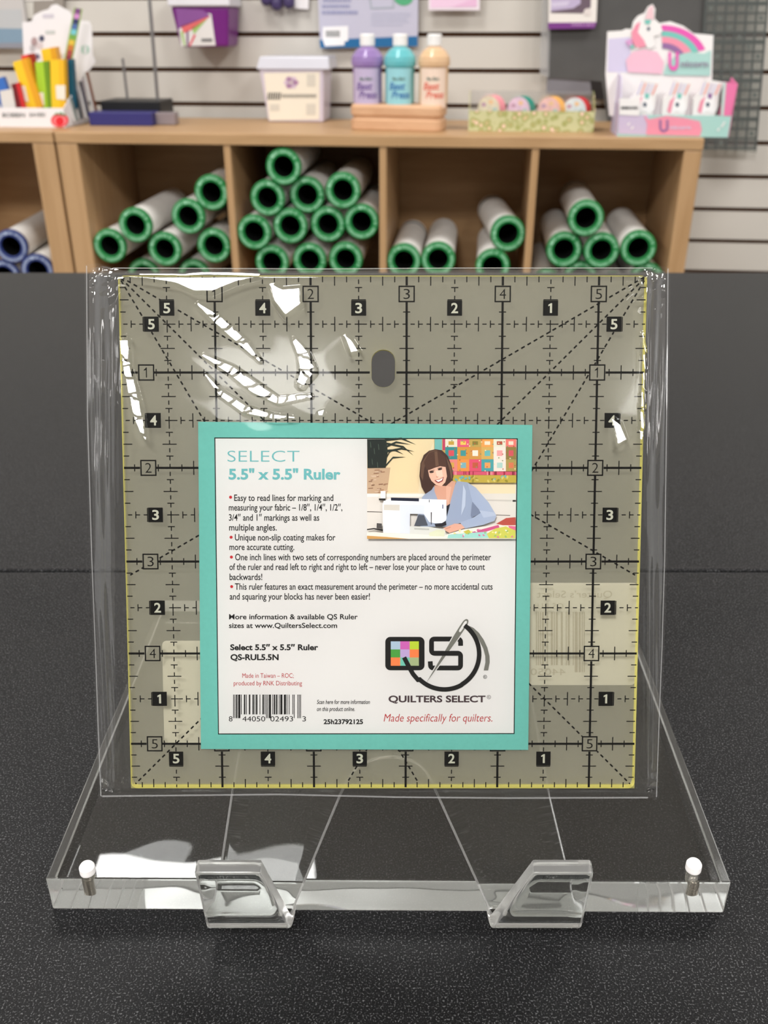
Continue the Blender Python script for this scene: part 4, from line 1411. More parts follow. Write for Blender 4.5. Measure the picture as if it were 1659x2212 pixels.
I_l1 = ink((176, 132, 172)); I_l2 = ink((70, 70, 72)); I_l3 = ink((214, 208, 196))
for k in range(6):
    t = k * math.pi / 3
    s.poly([tubface(630 + 9 * math.cos(t) + p[0], 178 + 8 * math.sin(t) + p[1], 0.05) for p in ell(0, 0, 7, 6, 8)], [I_l1, ink((214, 190, 212))][k % 2])
x = 580
while x < 606:
    s.poly([tubface(px, py, 0.05) for px, py in ((x, 200), (x + 3, 199), (x + 1, 215), (x - 2, 215))], I_l2); x += 5
while x < 684:
    s.poly([tubface(px, py, 0.05) for px, py in ((x, 203), (x + 2, 203), (x + 2, 211), (x, 211))], I_l2); x += 4.2
for (x0, y0, x1, y1) in ((584, 225, 604, 239), (662, 224, 682, 248), (664, 160, 682, 186)):
    s.poly([tubface(px, py, 0.05) for px, py in ((x0, y0), (x1, y0), (x1, y1), (x0, y1))], I_l3)
s.build('label', tub)

# -- wooden block and the three bottles standing on it
M_clap = wood_mat('beech_block', (212, 170, 134), (202, 158, 122), 0, 0.5)
pL = tp(758, 279); pR = tp(944, 288)
ang = math.radians(-9)
blk_o = np.array([(pL[0] + pR[0]) / 2 + 0.1, 3.6]); blk_w = (pR[0] - pL[0]) / 2 + 0.15
def KB(a, d, z):
    c, s_ = math.cos(ang), math.sin(ang)
    return SP(blk_o[0] + a * c - d * s_, blk_o[1] + a * s_ + d * c, z)
blk = thing('wooden_block', 'rounded pale wooden pressing block with a groove along its front, under the three bottles', 'wooden block', KB(0, 1.5, 0))
s = MB()
outl = rrect(-blk_w, 0, blk_w, 3.3, 0.75, 6)
BH = 2.15
prof = [(0.00, 0.01), (0.06, 0.12), (0.06, 0.85), (-0.10, 1.0), (-0.10, 1.15), (0.06, 1.3), (0.06, BH - 0.25), (-0.04, BH - 0.05), (-0.12, BH)]
rings = []
for off_, z in prof:
    rings.append([KB(x + (off_ if x > 0 else -off_) * 1.0, y + (off_ if y > 1.65 else -off_), z) for x, y in outl])
n_ = len(outl)
for i in range(len(rings) - 1):
    s.add(rings[i] + rings[i + 1], [(k, (k + 1) % n_, n_ + (k + 1) % n_, n_ + k) for k in range(n_)], M_clap, True)
s.add(rings[-1], [tuple(range(n_))], M_clap); s.add(rings[0], [tuple(range(n_ - 1, -1, -1))], M_clap)
s.build('block_body', blk)
M_bcap = mat('bottle_cap_white', (240, 238, 236), 0.35, 0.5)
bot = [('lilac', 794, (150, 122, 178), (190, 176, 206), (112, 86, 150), 'lilac spray starch bottle with white cap, left one of the three on the wooden block', -2.9),
       ('aqua', 864, (104, 186, 192), (150, 206, 214), (60, 116, 176), 'aqua spray starch bottle with white cap, middle one of the three on the wooden block', 0.0),
       ('peach', 937, (224, 186, 146), (236, 212, 194), (226, 110, 92), 'peach spray starch bottle with white cap, right one of the three on the wooden block', 2.9)]
for k, (nm, px, c1, c2, c3, lab, aa) in enumerate(bot):
    base = KB(aa, 1.66, BH + 0.01)
    db = (base - S_O).dot(S_D); ab = sp(px, 160, db)[0]; zb_ = BH + 0.01
    o_ = SP(ab, db, zb_)
    zs = lambda y: sp(px, y, db)[1]
    Rb = (sp(px + 34, 180, db)[0] - sp(px - 34, 180, db)[0]) / 2
    H1, H2, H3, H4 = zs(142) - zb_, zs(122) - zb_, zs(100) - zb_, zs(73) - zb_
    b_ = thing('spray_bottle', lab, 'bottle', o_, 'spray starch bottles on the wooden block')
    M_liq = mat('liquid_' + nm, c1, 0.12, 0.6, var=0.05, vscale=12)
    M_lab = mat('bottle_label_' + nm, c2, 0.5, 0.3)
    s = MB(); s.lathe(o_, (0, 0, 1), [(0, 0), (Rb * 0.86, 0), (Rb * 0.92, 0.12), (Rb * 0.92, H1 * 0.98), (Rb, H1), (Rb * 1.02, H1 + 0.35), (Rb * 0.98, H2), (Rb * 0.72, (H2 + H3) / 2 + 0.1), (Rb * 0.42, H3 - 0.05), (Rb * 0.40, H3 + 0.2)], M_liq, 36)
    s.build('bottle_body', b_)
    s = MB(); rc = Rb * 0.46
    s.lathe(o_, (0, 0, 1), [(rc * 0.9, H3), (rc, H3 + 0.08), (rc, H4 - 0.1), (rc * 0.9, H4), (0, H4)], M_bcap, 24)
    s.build('cap', b_)
    # printed sleeve on the front of the bottle
    s = MB()
    def cy(x, y, o=0.02):
        da = sp(x, y, db)[0] - ab
        r_ = Rb * 0.93 + o
        th_ = max(-1.4, min(1.4, da / r_))
        return SP(ab + r_ * math.sin(th_), db - r_ * math.cos(th_), sp(x, y, db)[1] + 0.0)
    ny, nx = 2, 14
    yA, yB_ = 146, 231
    for i in range(nx):
        xa = px - 31 + 62 * i / nx; xb_ = px - 31 + 62 * (i + 1) / nx
        s.poly([cy(xa, yA), cy(xb_, yA), cy(xb_, yB_), cy(xa, yB_)], M_lab)
    I_b = ink(c3); I_s = ink((96, 120, 110)); I_w = ink(tuple(min(255, int(v * 0.4 + 255 * 0.58)) for v in c2))
    s.poly([cy(px - 30, 224, .03), cy(px + 30, 212, .03), cy(px + 30, 231, .03), cy(px - 30, 231, .03)], I_w)
    for (t, x0, x1, yb, cap) in (("Mary Ellen's", px - 14, px + 14, 172, 7), ('Best', px - 22, px + 14, 192, 15), ('Press', px - 16, px + 25, 210, 15)):
        V, Fc = text2d(t, x0, x1, yb, cap, 0.02, 0.25)
        s.add([cy(x, y, .035) for x, y in V], Fc, I_s if cap < 10 else I_b)
    s.build('label', b_)

# -- floral box with tape rolls
d0 = 4.2
M_flor = bpy.data.materials.new('floral_paper'); M_flor.use_nodes = True
nt = M_flor.node_tree; bb_ = nt.nodes['Principled BSDF']
tc = nt.nodes.new('ShaderNodeTexCoord'); vo = nt.nodes.new('ShaderNodeTexVoronoi'); vo.inputs['Scale'].default_value = 62
nt.links.new(tc.outputs['Object'], vo.inputs['Vector'])
cr = nt.nodes.new('ShaderNodeValToRGB'); e = cr.color_ramp.elements
e[0].position = 0.16; e[0].color = lin((238, 206, 190)); e[1].position = 0.36; e[1].color = lin((150, 156, 84))
e2 = e.new(0.62); e2.color = lin((196, 196, 150)); e3 = e.new(0.25); e3.color = lin((214, 190, 150))
nt.links.new(vo.outputs['Distance'], cr.inputs['Fac']); nt.links.new(cr.outputs['Color'], bb_.inputs['Base Color'])
bb_.inputs['Roughness'].default_value = 0.6
M_clearp = film_mat('clear_carton_window', 1.6, 0.12, 0.08)
a0, a1, z0, z1 = rectP(1012, 240, 1284, 284, d0)
fb = thing('floral_box', 'low green floral carton open at the front, holding four tape rolls', 'box', SP((a0 + a1) / 2, d0 + 1.4, 0))
s = MB(); z1b = z1
s.box(SP, a0, a1, d0, d0 + 0.06, 0.01, z1, M_flor); s.build('front_panel', fb)
s = MB(); s.box(SP, a0, a1, d0 + 0.06, d0 + 2.9, 0.01, 0.07, M_flor); s.build('tray_floor', fb)
zf = sp(1150, 196, d0 + 2.9)[1]
for aa in ((a0, a0 + 0.05), (a1 - 0.05, a1)):
    s = MB(); f_ = [(d0 + 0.06, 0.07), (d0 + 2.9, 0.07), (d0 + 2.9, z1 + 1.5), (d0 + 1.6, z1 + 1.1), (d0 + 0.06, z1)]
    s.prism([SP(aa[0], d, z) for d, z in f_], [SP(aa[1], d, z) for d, z in f_], M_flor); s.build('side_panel', fb)
s = MB(); s.box(SP, a0, a1, d0 + 2.86, d0 + 2.9, 0.07, zf, M_clearp); s.build('window_panel', fb)
tapes = [(1064, 235, (236, 150, 158), (226, 214, 190), 'pink tape roll at the left end of the floral carton'), (1128, 237, (46, 142, 124), (224, 196, 214), 'teal tape roll, second in the floral carton'),
         (1193, 238, (240, 178, 92), (236, 190, 184), 'orange tape roll, third in the floral carton'), (1248, 239, (206, 50, 62), (214, 222, 226), 'red tape roll at the right end of the floral carton')]
for px, py, c1, c2, lab in tapes:
    R_ = 1.14
    dd = d0 + 1.5
    a_, z_ = sp(px, py, dd)
    yaw_ = math.radians(28)
    axd = SP(math.sin(yaw_), math.cos(yaw_), 0) - S_O      # roll axis, away and to the right
    z_ = max(z_, 0.08 + R_)
    o_ = SP(a_ - 0.35, dd - 0.55, z_)
    tr_ = thing('tape_roll', lab, 'tape roll', SP(a_, dd, 0.1), 'tape rolls in the floral carton')
    s = MB(); s.lathe(o_, axd, [(R_ * 0.98, 0.0), (R_, 0.05), (R_, 1.1), (R_ * 0.98, 1.15), (R_ * 0.4, 1.15)], mat('tape_%d' % px, c1, 0.4, 0.4), 32); s.build('tape_winding', tr_)
    s = MB(); s.lathe(o_ - axd * 0.012, axd, [(0.0, 0.0), (R_ * 0.97, 0.0), (R_ * 0.97, 0.012)], mat('tape_face_%d' % px, c2, 0.5, 0.3, var=0.12, vscale=70), 32, False)
    e1_ = np.cross(axd, S_Z); e1_ /= np.linalg.norm(e1_)
    for k in range(5):
        t = k * 1.26; c_ = o_ - axd * 0.02 + (e1_ * math.cos(t) + S_Z * math.sin(t)) * R_ * 0.55
        s.poly([c_ + (e1_ * p[0] + S_Z * p[1]) * 0.24 for p in ell(0, 0, 1, 0.8, 8)], ink([(180, 200, 196), (236, 196, 150), (198, 160, 180)][k % 3]))
    s.build('face_label', tr_)

# -- pastel counter display box with a unicorn header
dF = 0.9; dB = 5.6
a0 = sp(1336, 270, dF)[0]; a1 = sp(1577, 270, dF)[0]; a1t = sp(1592, 182, dF)[0]
z_lo = sp(1450, 249, dF)[1]; z_rt = sp(1592, 182, dF)[1]
ub = thing('display_box', 'pastel counter display box with a unicorn header, at the right end of the shelf', 'display box', SP((a0 + a1) / 2, 3.2, 0))
P_lil = ink((206, 190, 216)); P_pink = ink((240, 150, 172)); P_hot = ink((236, 122, 170)); P_mint = ink((172, 212, 204)); P_wh = ink((242, 238, 236)); P_lav = ink((214, 206, 232)); P_cor = ink((240, 160, 150)); P_teal = ink((122, 198, 186)); P_gr = ink((150, 144, 160)); P_mag = ink((232, 96, 180)); P_eye = ink((58, 74, 98)); P_pur = ink((150, 110, 160))
s = MB(); s.box(SP, a0, a1, dF, dF + 0.07, 0.01, z_lo, P_mint)
of = 0.02
def fl(pts, mt, d=dF, k=1):
    flat(s, pts, d - of * k, mt)
fl([(1336, 249), (1400, 249), (1408, 291), (1336, 289)], P_lil); fl([(1390, 247), (1400, 258), (1440, 250), (1480, 255), (1512, 262), (1516, 280), (1512, 293.5), (1396, 291), (1398, 268)], P_pink, k=2)
ptext(s, 'U', 1424, 1444, 284, 24, dF - 0.07, P_pur, 0.03)
ptext(s, 'nicorn', 1447, 1492, 279, 8, dF - 0.07, P_lav, 0.02)
for x, y in ((1358, 268), (1366, 276), (1560, 272), (1552, 280), (1564, 266)):
    fl(ell(x, y, 4, 2, 8, rot=-0.8), P_wh, k=2)
s.build('front_panel', ub)
s = MB()
lo = [(a0, 0.01), (a0, z_lo)]
aBk = sp(1302, 200, dB)[0]
s.prism([SP(a0 - 0.03, dF, 0.01), SP(a0 - 0.03, dF, z_lo + 0.9), SP(a0 - 0.03, dF + 1.4, z_lo + 2.9), SP(a0 - 0.03, dB, z_lo + 3.2), SP(a0 - 0.03, dB, 0.01)],
        [SP(a0 + 0.03, dF, 0.01), SP(a0 + 0.03, dF, z_lo + 0.9), SP(a0 + 0.03, dF + 1.4, z_lo + 2.9), SP(a0 + 0.03, dB, z_lo + 3.2), SP(a0 + 0.03, dB, 0.01)], P_lav)
for k in range(5):
    y0 = dF + 0.5 + k * 0.9
    s.poly([SP(a0 - 0.05, y0, 0.02), SP(a0 - 0.05, y0, z_lo + 0.8), SP(a0 - 0.05, y0 + 0.35, z_lo + 0.8), SP(a0 - 0.05, y0 + 0.35, 0.02)], [P_lil, ink((226, 190, 220)), ink((190, 200, 226))][k % 3])
s.build('side_panel', ub)
s = MB()
s.prism([SP(a1 - 0.03, dF, 0.01), SP(a1t, dF, z_rt), SP(a1t, dF + 2.4, z_rt + 0.4), SP(a1 - 0.03, dB, z_lo), SP(a1 - 0.03, dB, 0.01)],
        [SP(a1 + 0.03, dF, 0.01), SP(a1t + 0.06, dF, z_rt), SP(a1t + 0.06, dF + 2.4, z_rt + 0.4), SP(a1 + 0.03, dB, z_lo), SP(a1 + 0.03, dB, 0.01)], P_hot)
s.build('side_panel', ub)
s = MB(); plate(s, [(1557, 250), (1578, 252), (1592, 182), (1562, 176)], dF, 0.05, P_hot)
flat(s, [(1562, 177), (1569, 178), (1563, 250), (1557, 250)], dF - 0.02, ink((196, 214, 208))); s.build('corner_panel', ub)
s = MB(); s.box(SP, a0, a1, dF + 0.07, dB, 0.01, 0.08, P_lil); s.build('box_floor', ub)
# header card
dh = 4.4
hd = [(1308, 160), (1312, 68), (1344, 66), (1352, 62), (1364, 63), (1368, 46), (1378, 34), (1392, 28), (1400, 14), (1410, 9), (1416, 20), (1414, 40), (1424, 50), (1448, 46), (1476, 56), (1498, 72), (1541, 76), (1538, 172), (1520, 262), (1316, 250)]
s = MB(); plate(s, hd, dh, 0.06, P_wh)
def hf(pts, mt, k=1):
    flat(s, pts, dh - 0.012 * k, mt)
hf([(1314, 84), (1360, 80), (1366, 156), (1312, 156)], P_lav)
def band(r0, r1, mt, k):
    c = (1432, 134); a_ = [(c[0] + r1 * math.cos(math.radians(t)) * 1.05, c[1] + r1 * math.sin(math.radians(t)) * 0.86) for t in range(-92, -14, 6)]
    b2 = [(c[0] + r0 * math.cos(math.radians(t)) * 1.05, c[1] + r0 * math.sin(math.radians(t)) * 0.86) for t in range(-92, -14, 6)]
    hf(a_ + b2[::-1], mt, k)
band(78, 93, P_mag, 2); band(64, 78, P_teal, 3); band(48, 64, P_pink, 4); band(34, 48, P_pur, 5)
hf([(1434, 158), (1440, 140), (1460, 120), (1490, 112), (1520, 116), (1536, 108), (1534, 164), (1434, 162)], P_mint, 6)
# generic unicorn bust
hf([(1356, 156), (1352, 130), (1366, 112), (1392, 106), (1420, 112), (1434, 134), (1430, 160)], ink((240, 190, 208)), 7)
hf([(1378, 108), (1366, 90), (1370, 60), (1384, 44), (1404, 40), (1424, 52), (1432, 66), (1424, 76), (1412, 78), (1416, 100), (1400, 106), (1392, 90)], P_wh, 8)
hf([(1366, 96), (1364, 70), (1374, 52), (1384, 46), (1378, 70), (1392, 88), (1396, 100), (1380, 104)], P_pink, 9)
hf([(1350, 90), (1364, 82), (1370, 96), (1362, 104)], ink((216, 160, 206)), 9); hf([(1360, 98), (1370, 96), (1366, 108)], P_teal, 10)
hf([(1394, 42), (1402, 16), (1411, 12), (1412, 42)], ink((240, 200, 206)), 10); hf([(1392, 44), (1406, 42), (1404, 52), (1394, 52)], P_teal, 11)
hf(ell(1401, 62, 3.4, 4.2, 10), P_eye, 11)
ptext(s, 'U', 1444, 1466, 150, 36, dh - 0.16, P_mag, 0.04); ptext(s, 'nicorn', 1471, 1530, 144, 13, dh - 0.16, P_gr, 0.03)
s.build('header_card', ub)
# the little unicorn packs standing in the tray
for k, (px, lab) in enumerate(((1393, 'white striped unicorn pack with a mint forelock, left in the pastel display box'), (1463, 'white striped unicorn pack in the middle of the pastel display box'), (1529, 'white striped unicorn pack with a purple forelock, right in the pastel display box'))):
    dd = dF + 0.35 + 0.5 * 0
    a_, _ = sp(px, 220, dd)
    pk = thing('unicorn_pack', lab, 'toy pack', SP(a_, dd + 0.6, 0.08), 'unicorn packs in the pastel box')
    s = MB()
    def pq(pts): return [(px + x, y) for x, y in pts]
    body = pq([(-34, 256), (-30, 214), (-12, 196), (-2, 172), (34, 178), (24, 204), (22, 230), (12, 256)])
    q = [sp(x, y, dd) for x, y in body]
    q = [(a, max(z, 0.1)) for a, z in q]
    s.prism([SP(a, dd, z) for a, z in q], [SP(a, dd + 1.0, z) for a, z in q], P_wh); s.build('pack_body', pk)
    s = MB()
    for j in range(5):
        x0 = -8 + j * 8
        flat(s, pq([(x0, 178 + j), (x0 + 3.4, 178 + j), (x0 - 6, 205), (x0 - 10, 205)]), dd - 0.02, [P_lav, P_cor, P_lil][j % 3])
    flat(s, pq([(-6, 204), (8, 200), (16, 216), (20, 236), (10, 246), (-2, 240), (-16, 250), (-18, 224)]), dd - 0.025, ink((248, 246, 246)))
    flat(s, pq([(-14, 246), (-22, 240), (-16, 218), (-4, 206), (-10, 226)]), dd - 0.03, P_pink)
    flat(s, pq([(0, 202), (10, 202), (8, 214), (0, 212)]), dd - 0.035, P_teal if k < 2 else P_pur)
    flat(s, [(px + x, y) for x, y in ell(0, 226, 4, 5, 10)], dd - 0.04, P_eye)
    s.build('unicorn_face', pk)
s = MB(); plate(s, [(1338, 212), (1384, 214), (1380, 250), (1338, 248)], dF - 0.06, 0.05, P_wh)
scribble(s, 1342, 1378, 236, 6, dF - 0.085, ink((70, 70, 72)))
o = s.build('price_label', ub)
# -- white tomato-print box with sewing sundries on the left shelf
dF = tp(70, 275)[1]
dF = max(0.5, dF)
P_bw = mat('carton_white', (236, 232, 234), 0.6, 0.25)
a0 = sp(-30, 255, dF)[0]; a1 = sp(141, 255, dF)[0]; zt = sp(70, 233, dF)[1]
dBk = dF + 6.0
wb = thing('sundries_box', 'white counter carton with a tomato on its front and a tall back card', 'display box', SP((a0 + a1) / 2, dF + 3, 0))
s = MB(); s.box(SP, a0, a1, dF, dF + 0.06, 0.01, zt, P_bw)
I_gk = ink((112, 116, 116))
ptext(s, 'BOBBIN', 5, 54, 253, 9, dF - 0.02, I_gk, 0.02); ptext(s, 'SAVER!', 63, 98, 252, 8, dF - 0.02, I_gk, 0.02)
T_r = ink((222, 44, 54)); T_p = ink((240, 130, 136)); T_g = ink((108, 176, 124))
plate(s, ell(129, 260, 19, 15, 20), dF - 0.05, 0.04, T_r)
flat(s, ell(129, 261, 15, 12, 18), dF - 0.06, T_p); flat(s, ell(129, 262, 9, 10, 16), dF - 0.07, T_r)
plate(s, [(116, 248), (122, 243), (127, 246), (131, 241), (136, 246), (142, 245), (140, 252), (118, 252)], dF - 0.05, 0.04, T_g)
s.build('front_panel', wb)
s = MB(); s.box(SP, a0, a1, dF + 0.06, dBk, 0.01, 0.07, P_bw); s.build('carton_floor', wb)
s = MB(); s.prism([SP(a1 - 0.06, dF, 0.01), SP(a1 - 0.06, dF, zt), SP(a1 - 0.06, dBk, zt + 2.6), SP(a1 - 0.06, dBk, 0.01)], [SP(a1, dF, 0.01), SP(a1, dF, zt), SP(a1, dBk, zt + 2.6), SP(a1, dBk, 0.01)], P_bw); s.build('side_panel', wb)
s = MB()
plate(s, [(56, 240), (48, 48), (68, 46), (74, 32), (90, 24), (104, 20), (112, 11), (122, 9), (134, 16), (150, 24), (164, 44), (192, 46), (198, 56), (200, 118), (206, 134), (196, 148), (184, 160), (182, 240)], dBk - 0.1, 0.08, P_bw)
flat(s, [(92, 31), (116, 30), (116, 39), (92, 39)], dBk - 0.12, ink((206, 200, 210))); flat(s, [(98, 66), (119, 66), (119, 74), (98, 74)], dBk - 0.12, ink((196, 200, 198)))
for (x, y, rx, ry, c) in ((74, 90, 7, 10, (176, 150, 150)), (90, 83, 6, 7, (78, 80, 104)), (70, 104, 6, 8, (190, 184, 186)), (84, 98, 9, 7, (214, 200, 200)), (80, 122, 6, 6, (110, 100, 120))):
    flat(s, ell(x, y, rx, ry, 12), dBk - 0.13, ink(c))
for q in stroke2d(ell(184, 107, 9, 9, 16), 1.6, True): flat(s, q, dBk - 0.13, ink((190, 214, 200)))
ptext(s, '11', 178, 190, 113, 12, dBk - 0.14, ink((130, 186, 160)), 0.02)
s.build('back_card', wb)
def stick(name, lab, cat, bot, top, w, d, th, col, col2=None, grp='sundries standing in the white carton', lab_rect=None, back=0.0):
    """a slim upright packet leaning in the carton: pixel centre line bottom -> top, width in pixels"""
    t_ = thing(name, lab, cat, SP(*[sp(bot[0], bot[1], d)[0], d, 0.1]), grp)
    s = MB()
    v = np.array([top[0] - bot[0], top[1] - bot[1]], float); L = np.hypot(*v); n2 = np.array([-v[1], v[0]]) / L * w / 2
    p = [(bot[0] - n2[0], bot[1] - n2[1]), (bot[0] + n2[0], bot[1] + n2[1]), (top[0] + n2[0], top[1] + n2[1]), (top[0] - n2[0], top[1] - n2[1])]
    q = [sp(x, y, d) for x, y in p]
    q = [(a, max(z, 0.09)) for a, z in q]
    m1 = mat('packet_%d_%d_%d' % col, col, 0.4, 0.4)
    m2 = mat('packet_%d_%d_%d' % col2, col2, 0.4, 0.4) if col2 else m1
    s.prism([SP(a, d, z) for a, z in q], [SP(a, d + th, z) for a, z in q], m1, m2)
    if col2:                                                  # second-colour strip down the right side
        f = lambda u_: [(x0 + (x1 - x0) * u_, y0 + (y1 - y0) * u_) for (x0, y0), (x1, y1) in ((p[0], p[1]), (p[3], p[2]))]
        A, B = f(0.62), f(1.0)
        if v[1] < 0: A, B = f(0.62), f(1.0)
        pts = [A[0], B[0], B[1], A[1]]
        out = []
        for x, y in pts:
            a, z = sp(x, y, d); out.append(SP(a, d - 0.015, max(z, 0.09)))
        s.poly(out, m2)
    s.build('packet_body', t_)
    if lab_rect:
        s = MB(); flat(s, lab_rect, d - 0.03, mat('label_cream', (238, 230, 214))); s.build('label', t_)
    return t_
Y1, Y2 = (246, 200, 40), (232, 164, 34)
stick('bobbin_tube', 'bright yellow packet leaning left at the front of the white carton', 'packet', (76, 236), (42, 130), 31, dF + 1.0, 0.8, Y1, Y2, lab_rect=[(46, 185), (54, 186), (62, 220), (52, 218)])
stick('bobbin_tube', 'lime green packet standing in the middle of the white carton', 'packet', (100, 236), (90, 133), 30, dF + 1.4, 0.8, (168, 206, 50), (112, 150, 30), lab_rect=[(82, 200), (94, 200), (96, 228), (86, 228)])
stick('bobbin_tube', 'bright yellow packet with a cream label, standing at the right of the white carton', 'packet', (127, 236), (123, 129), 30, dF + 1.2, 0.8, Y1, (240, 184, 36), lab_rect=[(120, 184), (141, 184), (141, 216), (122, 214)])
stick('bobbin_tube', 'red packet behind the yellow one at the left of the white carton', 'packet', (84, 236), (57, 118), 24, dF + 2.8, 0.7, (226, 56, 52), (160, 30, 24))
stick('bobbin_tube', 'yellow packet tipped back at the rear of the white carton, dark end showing', 'packet', (128, 236), (104, 104), 32, dF + 3.8, 0.9, Y1, Y2)
stick('bobbin_tube', 'dark teal packet under the rainbow card in the white carton', 'packet', (156, 236), (149, 128), 15, dF + 2.2, 0.6, (18, 84, 108))
stick('bobbin_tube', 'dark red packet lying low at the left of the white carton', 'packet', (46, 238), (32, 180), 17, dF + 0.5, 0.4, (112, 26, 30), (208, 40, 44))
stick('bobbin_tube', 'blue packet at the left picture edge in the white carton', 'packet', (18, 238), (-6, 170), 26, dF + 1.2, 0.6, (58, 110, 190))
stick('spool_card', 'round-topped clear packet with a cream label at the left of the white carton', 'packet', (20, 237), (13, 194), 28, dF + 0.45, 0.25, (222, 216, 210))
rc = thing('rainbow_card', 'narrow card of rainbow colour squares with a green rim, leaning above the white carton', 'card', SP(sp(150, 130, dF + 3.2)[0], dF + 3.2, 0.1))
s = MB(); b0, b1 = np.array([147, 131.0]), np.array([169, 18.0])
vv = b1 - b0; nn2 = np.array([-vv[1], vv[0]]) / np.hypot(*vv)
s_ext = b0 - vv * 0.9
plate(s, [tuple(s_ext - nn2 * 9), tuple(b1 - nn2 * 9), tuple(b1 + nn2 * 9), tuple(s_ext + nn2 * 9)], dF + 3.2, 0.06, ink((150, 178, 96)))
rb = [(150, 60, 70), (176, 76, 76), (206, 120, 60), (226, 190, 70), (120, 170, 80), (120, 196, 206), (84, 110, 170), (60, 62, 104), (206, 140, 200), (126, 76, 130)]
for k, c in enumerate(rb):
    p0 = b0 + vv * (k / 10); p1 = b0 + vv * ((k + 1) / 10 - 0.005)
    flat(s, [tuple(p0 - nn2 * 6), tuple(p1 - nn2 * 6), tuple(p1 + nn2 * 6), tuple(p0 + nn2 * 6)], dF + 3.18, ink(c))
s.build('colour_squares', rc)
for k, (xb, xt, yt, c) in enumerate(((163, 148, 212, (120, 130, 128)), (172, 160, 196, (52, 62, 66)), (188, 170, 176, (44, 40, 60)), (206, 184, 156, (120, 70, 46)))):
    stick('thread_card', 'slim silver-edged card number %s from the front, right of the white carton' % ['one', 'two', 'three', 'four'][k], 'card', (xb, 262 - 4 * k), (xt, yt), 9, dF + 1.5 + 1.2 * k, 0.3, (206, 204, 202), c, 'slim cards beside the white carton')

# -- wire stand with a black base, and the flat blue box in front of it
M_wire = mat('wire_grey', (150, 148, 148), 0.3, 0.5, metal=0.7)
M_blk = mat('base_black', (22, 22, 24), 0.4, 0.4)
dS = 8.2
a0 = sp(217, 230, dS)[0]; a1 = sp(346, 230, dS)[0]; zb0 = 0.0; zb1 = sp(280, 218, dS)[1]
ws = thing('wire_stand', 'black-based stand with two thin metal rods, left of the lilac tub', 'rack', SP((a0 + a1) / 2, dS + 2, 0))
s = MB(); s.box(SP, a0, a1, dS, dS + 4.2, 0.01, zb1, M_blk); s.build('stand_base', ws, bevel=0.12)
for (x0, y0, x1, y1, r_) in ((341, 220, 318, -60, 0.17), (276, 219, 265, 126, 0.13)):
    p = sp(x0, y0, dS + 1.6); q = sp(x1, y1, dS + 1.6)
    s = MB(); s.tube([SP(p[0], dS + 1.6, zb1 - 0.05), SP(q[0], dS + 1.6, q[1])], r_, M_wire, 12); s.build('rod', ws)
M_vio = mat('box_violet_blue', (52, 50, 112), 0.35, 0.4)
dV = tp(250, 272)[1]
a0 = sp(192, 256, dV)[0]; a1 = sp(328, 256, dV)[0]; zv = sp(260, 243, dV)[1]
bx = thing('flat_box', 'flat violet-blue box with a clear end, lying before the black-based wire stand', 'box', SP((a0 + a1) / 2, dV + 1, 0))
s = MB(); s.box(SP, a0, a1, dV, min(dV + 3.0, dS - 0.1), 0.01, zv, M_vio); s.build('box_body', bx, bevel=0.08)
s = MB(); s.box(SP, a1 + 0.02, a1 + 1.9, dV + 1.0, min(dV + 3.2, dS - 0.1), 0.01, zv * 0.95, mat('clear_end', (150, 138, 142), 0.2, 0.5, alpha=0.8)); s.build('clear_end', bx, bevel=0.1)

# ------------------------------------------------------------------ things hanging on the slatwall
dW = WALL_D - 0.3
# purple tub
dP = WALL_D - 4.6
M_ptub = mat('tub_purple', (112, 34, 120), 0.35, 0.4); M_plid = mat('tub_lid_white', (224, 222, 228), 0.3, 0.5)
a0, a1, z0, z1 = rectP(386, 14, 490, 102, dP)
at0, at1 = sp(364, 0, dP)[0], sp(498, 0, dP)[0]
pt = thing('plastic_tub', 'purple plastic tub with white rim and pencil-print label, hanging on the slatwall', 'tub', SP((a0 + a1) / 2, dP + 2.2, z0))
s = MB(); frustum(s, (at0 + 0.2, at1 - 0.2), (a0, a1), (dP - 0.3, WALL_D - 0.35), (dP, WALL_D - 0.6), z0, z1, M_ptub); s.build('tub_body', pt, bevel=0.25)
s = MB(); s.box(SP, at0, at1, dP - 0.5, WALL_D - 0.2, z1, z1 + 1.6, M_plid); s.build('rim', pt, bevel=0.15)
s = MB(); s.tube([SP((at0 + at1) / 2, WALL_D - 0.4, z1 + 1.2), SP((at0 + at1) / 2, WALL_D + 0.5, z1 + 1.2)], 0.2, M_wire); s.build('hook', pt)
s = MB()
def ptf(x, y, o=0.04):
    a, z = sp(x, y, dP); f = (z - z0) / (z1 - z0); return SP(a, dP - 0.3 * f - o, z)
s.poly([ptf(x, y) for x, y in ((382, 18), (458, 30), (466, 98), (392, 100))], ink((226, 222, 220)))
for pts, c in (([(382, 18), (440, 22), (456, 34), (386, 62)], (138, 84, 150)), ([(392, 56), (456, 34), (452, 38), (420, 62), (398, 72)], (226, 110, 110)), ([(416, 60), (450, 40), (420, 74)], (160, 196, 110)), ([(390, 70), (396, 66), (402, 98), (398, 99)], (170, 200, 130)),
               ([(404, 68), (408, 66), (408, 99), (404, 99)], (110, 60, 120)), ([(420, 74), (424, 76), (412, 99), (408, 99)], (226, 70, 90))):
    s.poly([ptf(x, y, 0.06) for x, y in pts], ink(c))
for k in range(6): s.poly([ptf(x, y, 0.07) for x, y in ((436 + k * 4, 83), (439 + k * 4, 83), (439 + k * 4, 90), (436 + k * 4, 90))], ink((90, 88, 92)))
s.build('label', pt)
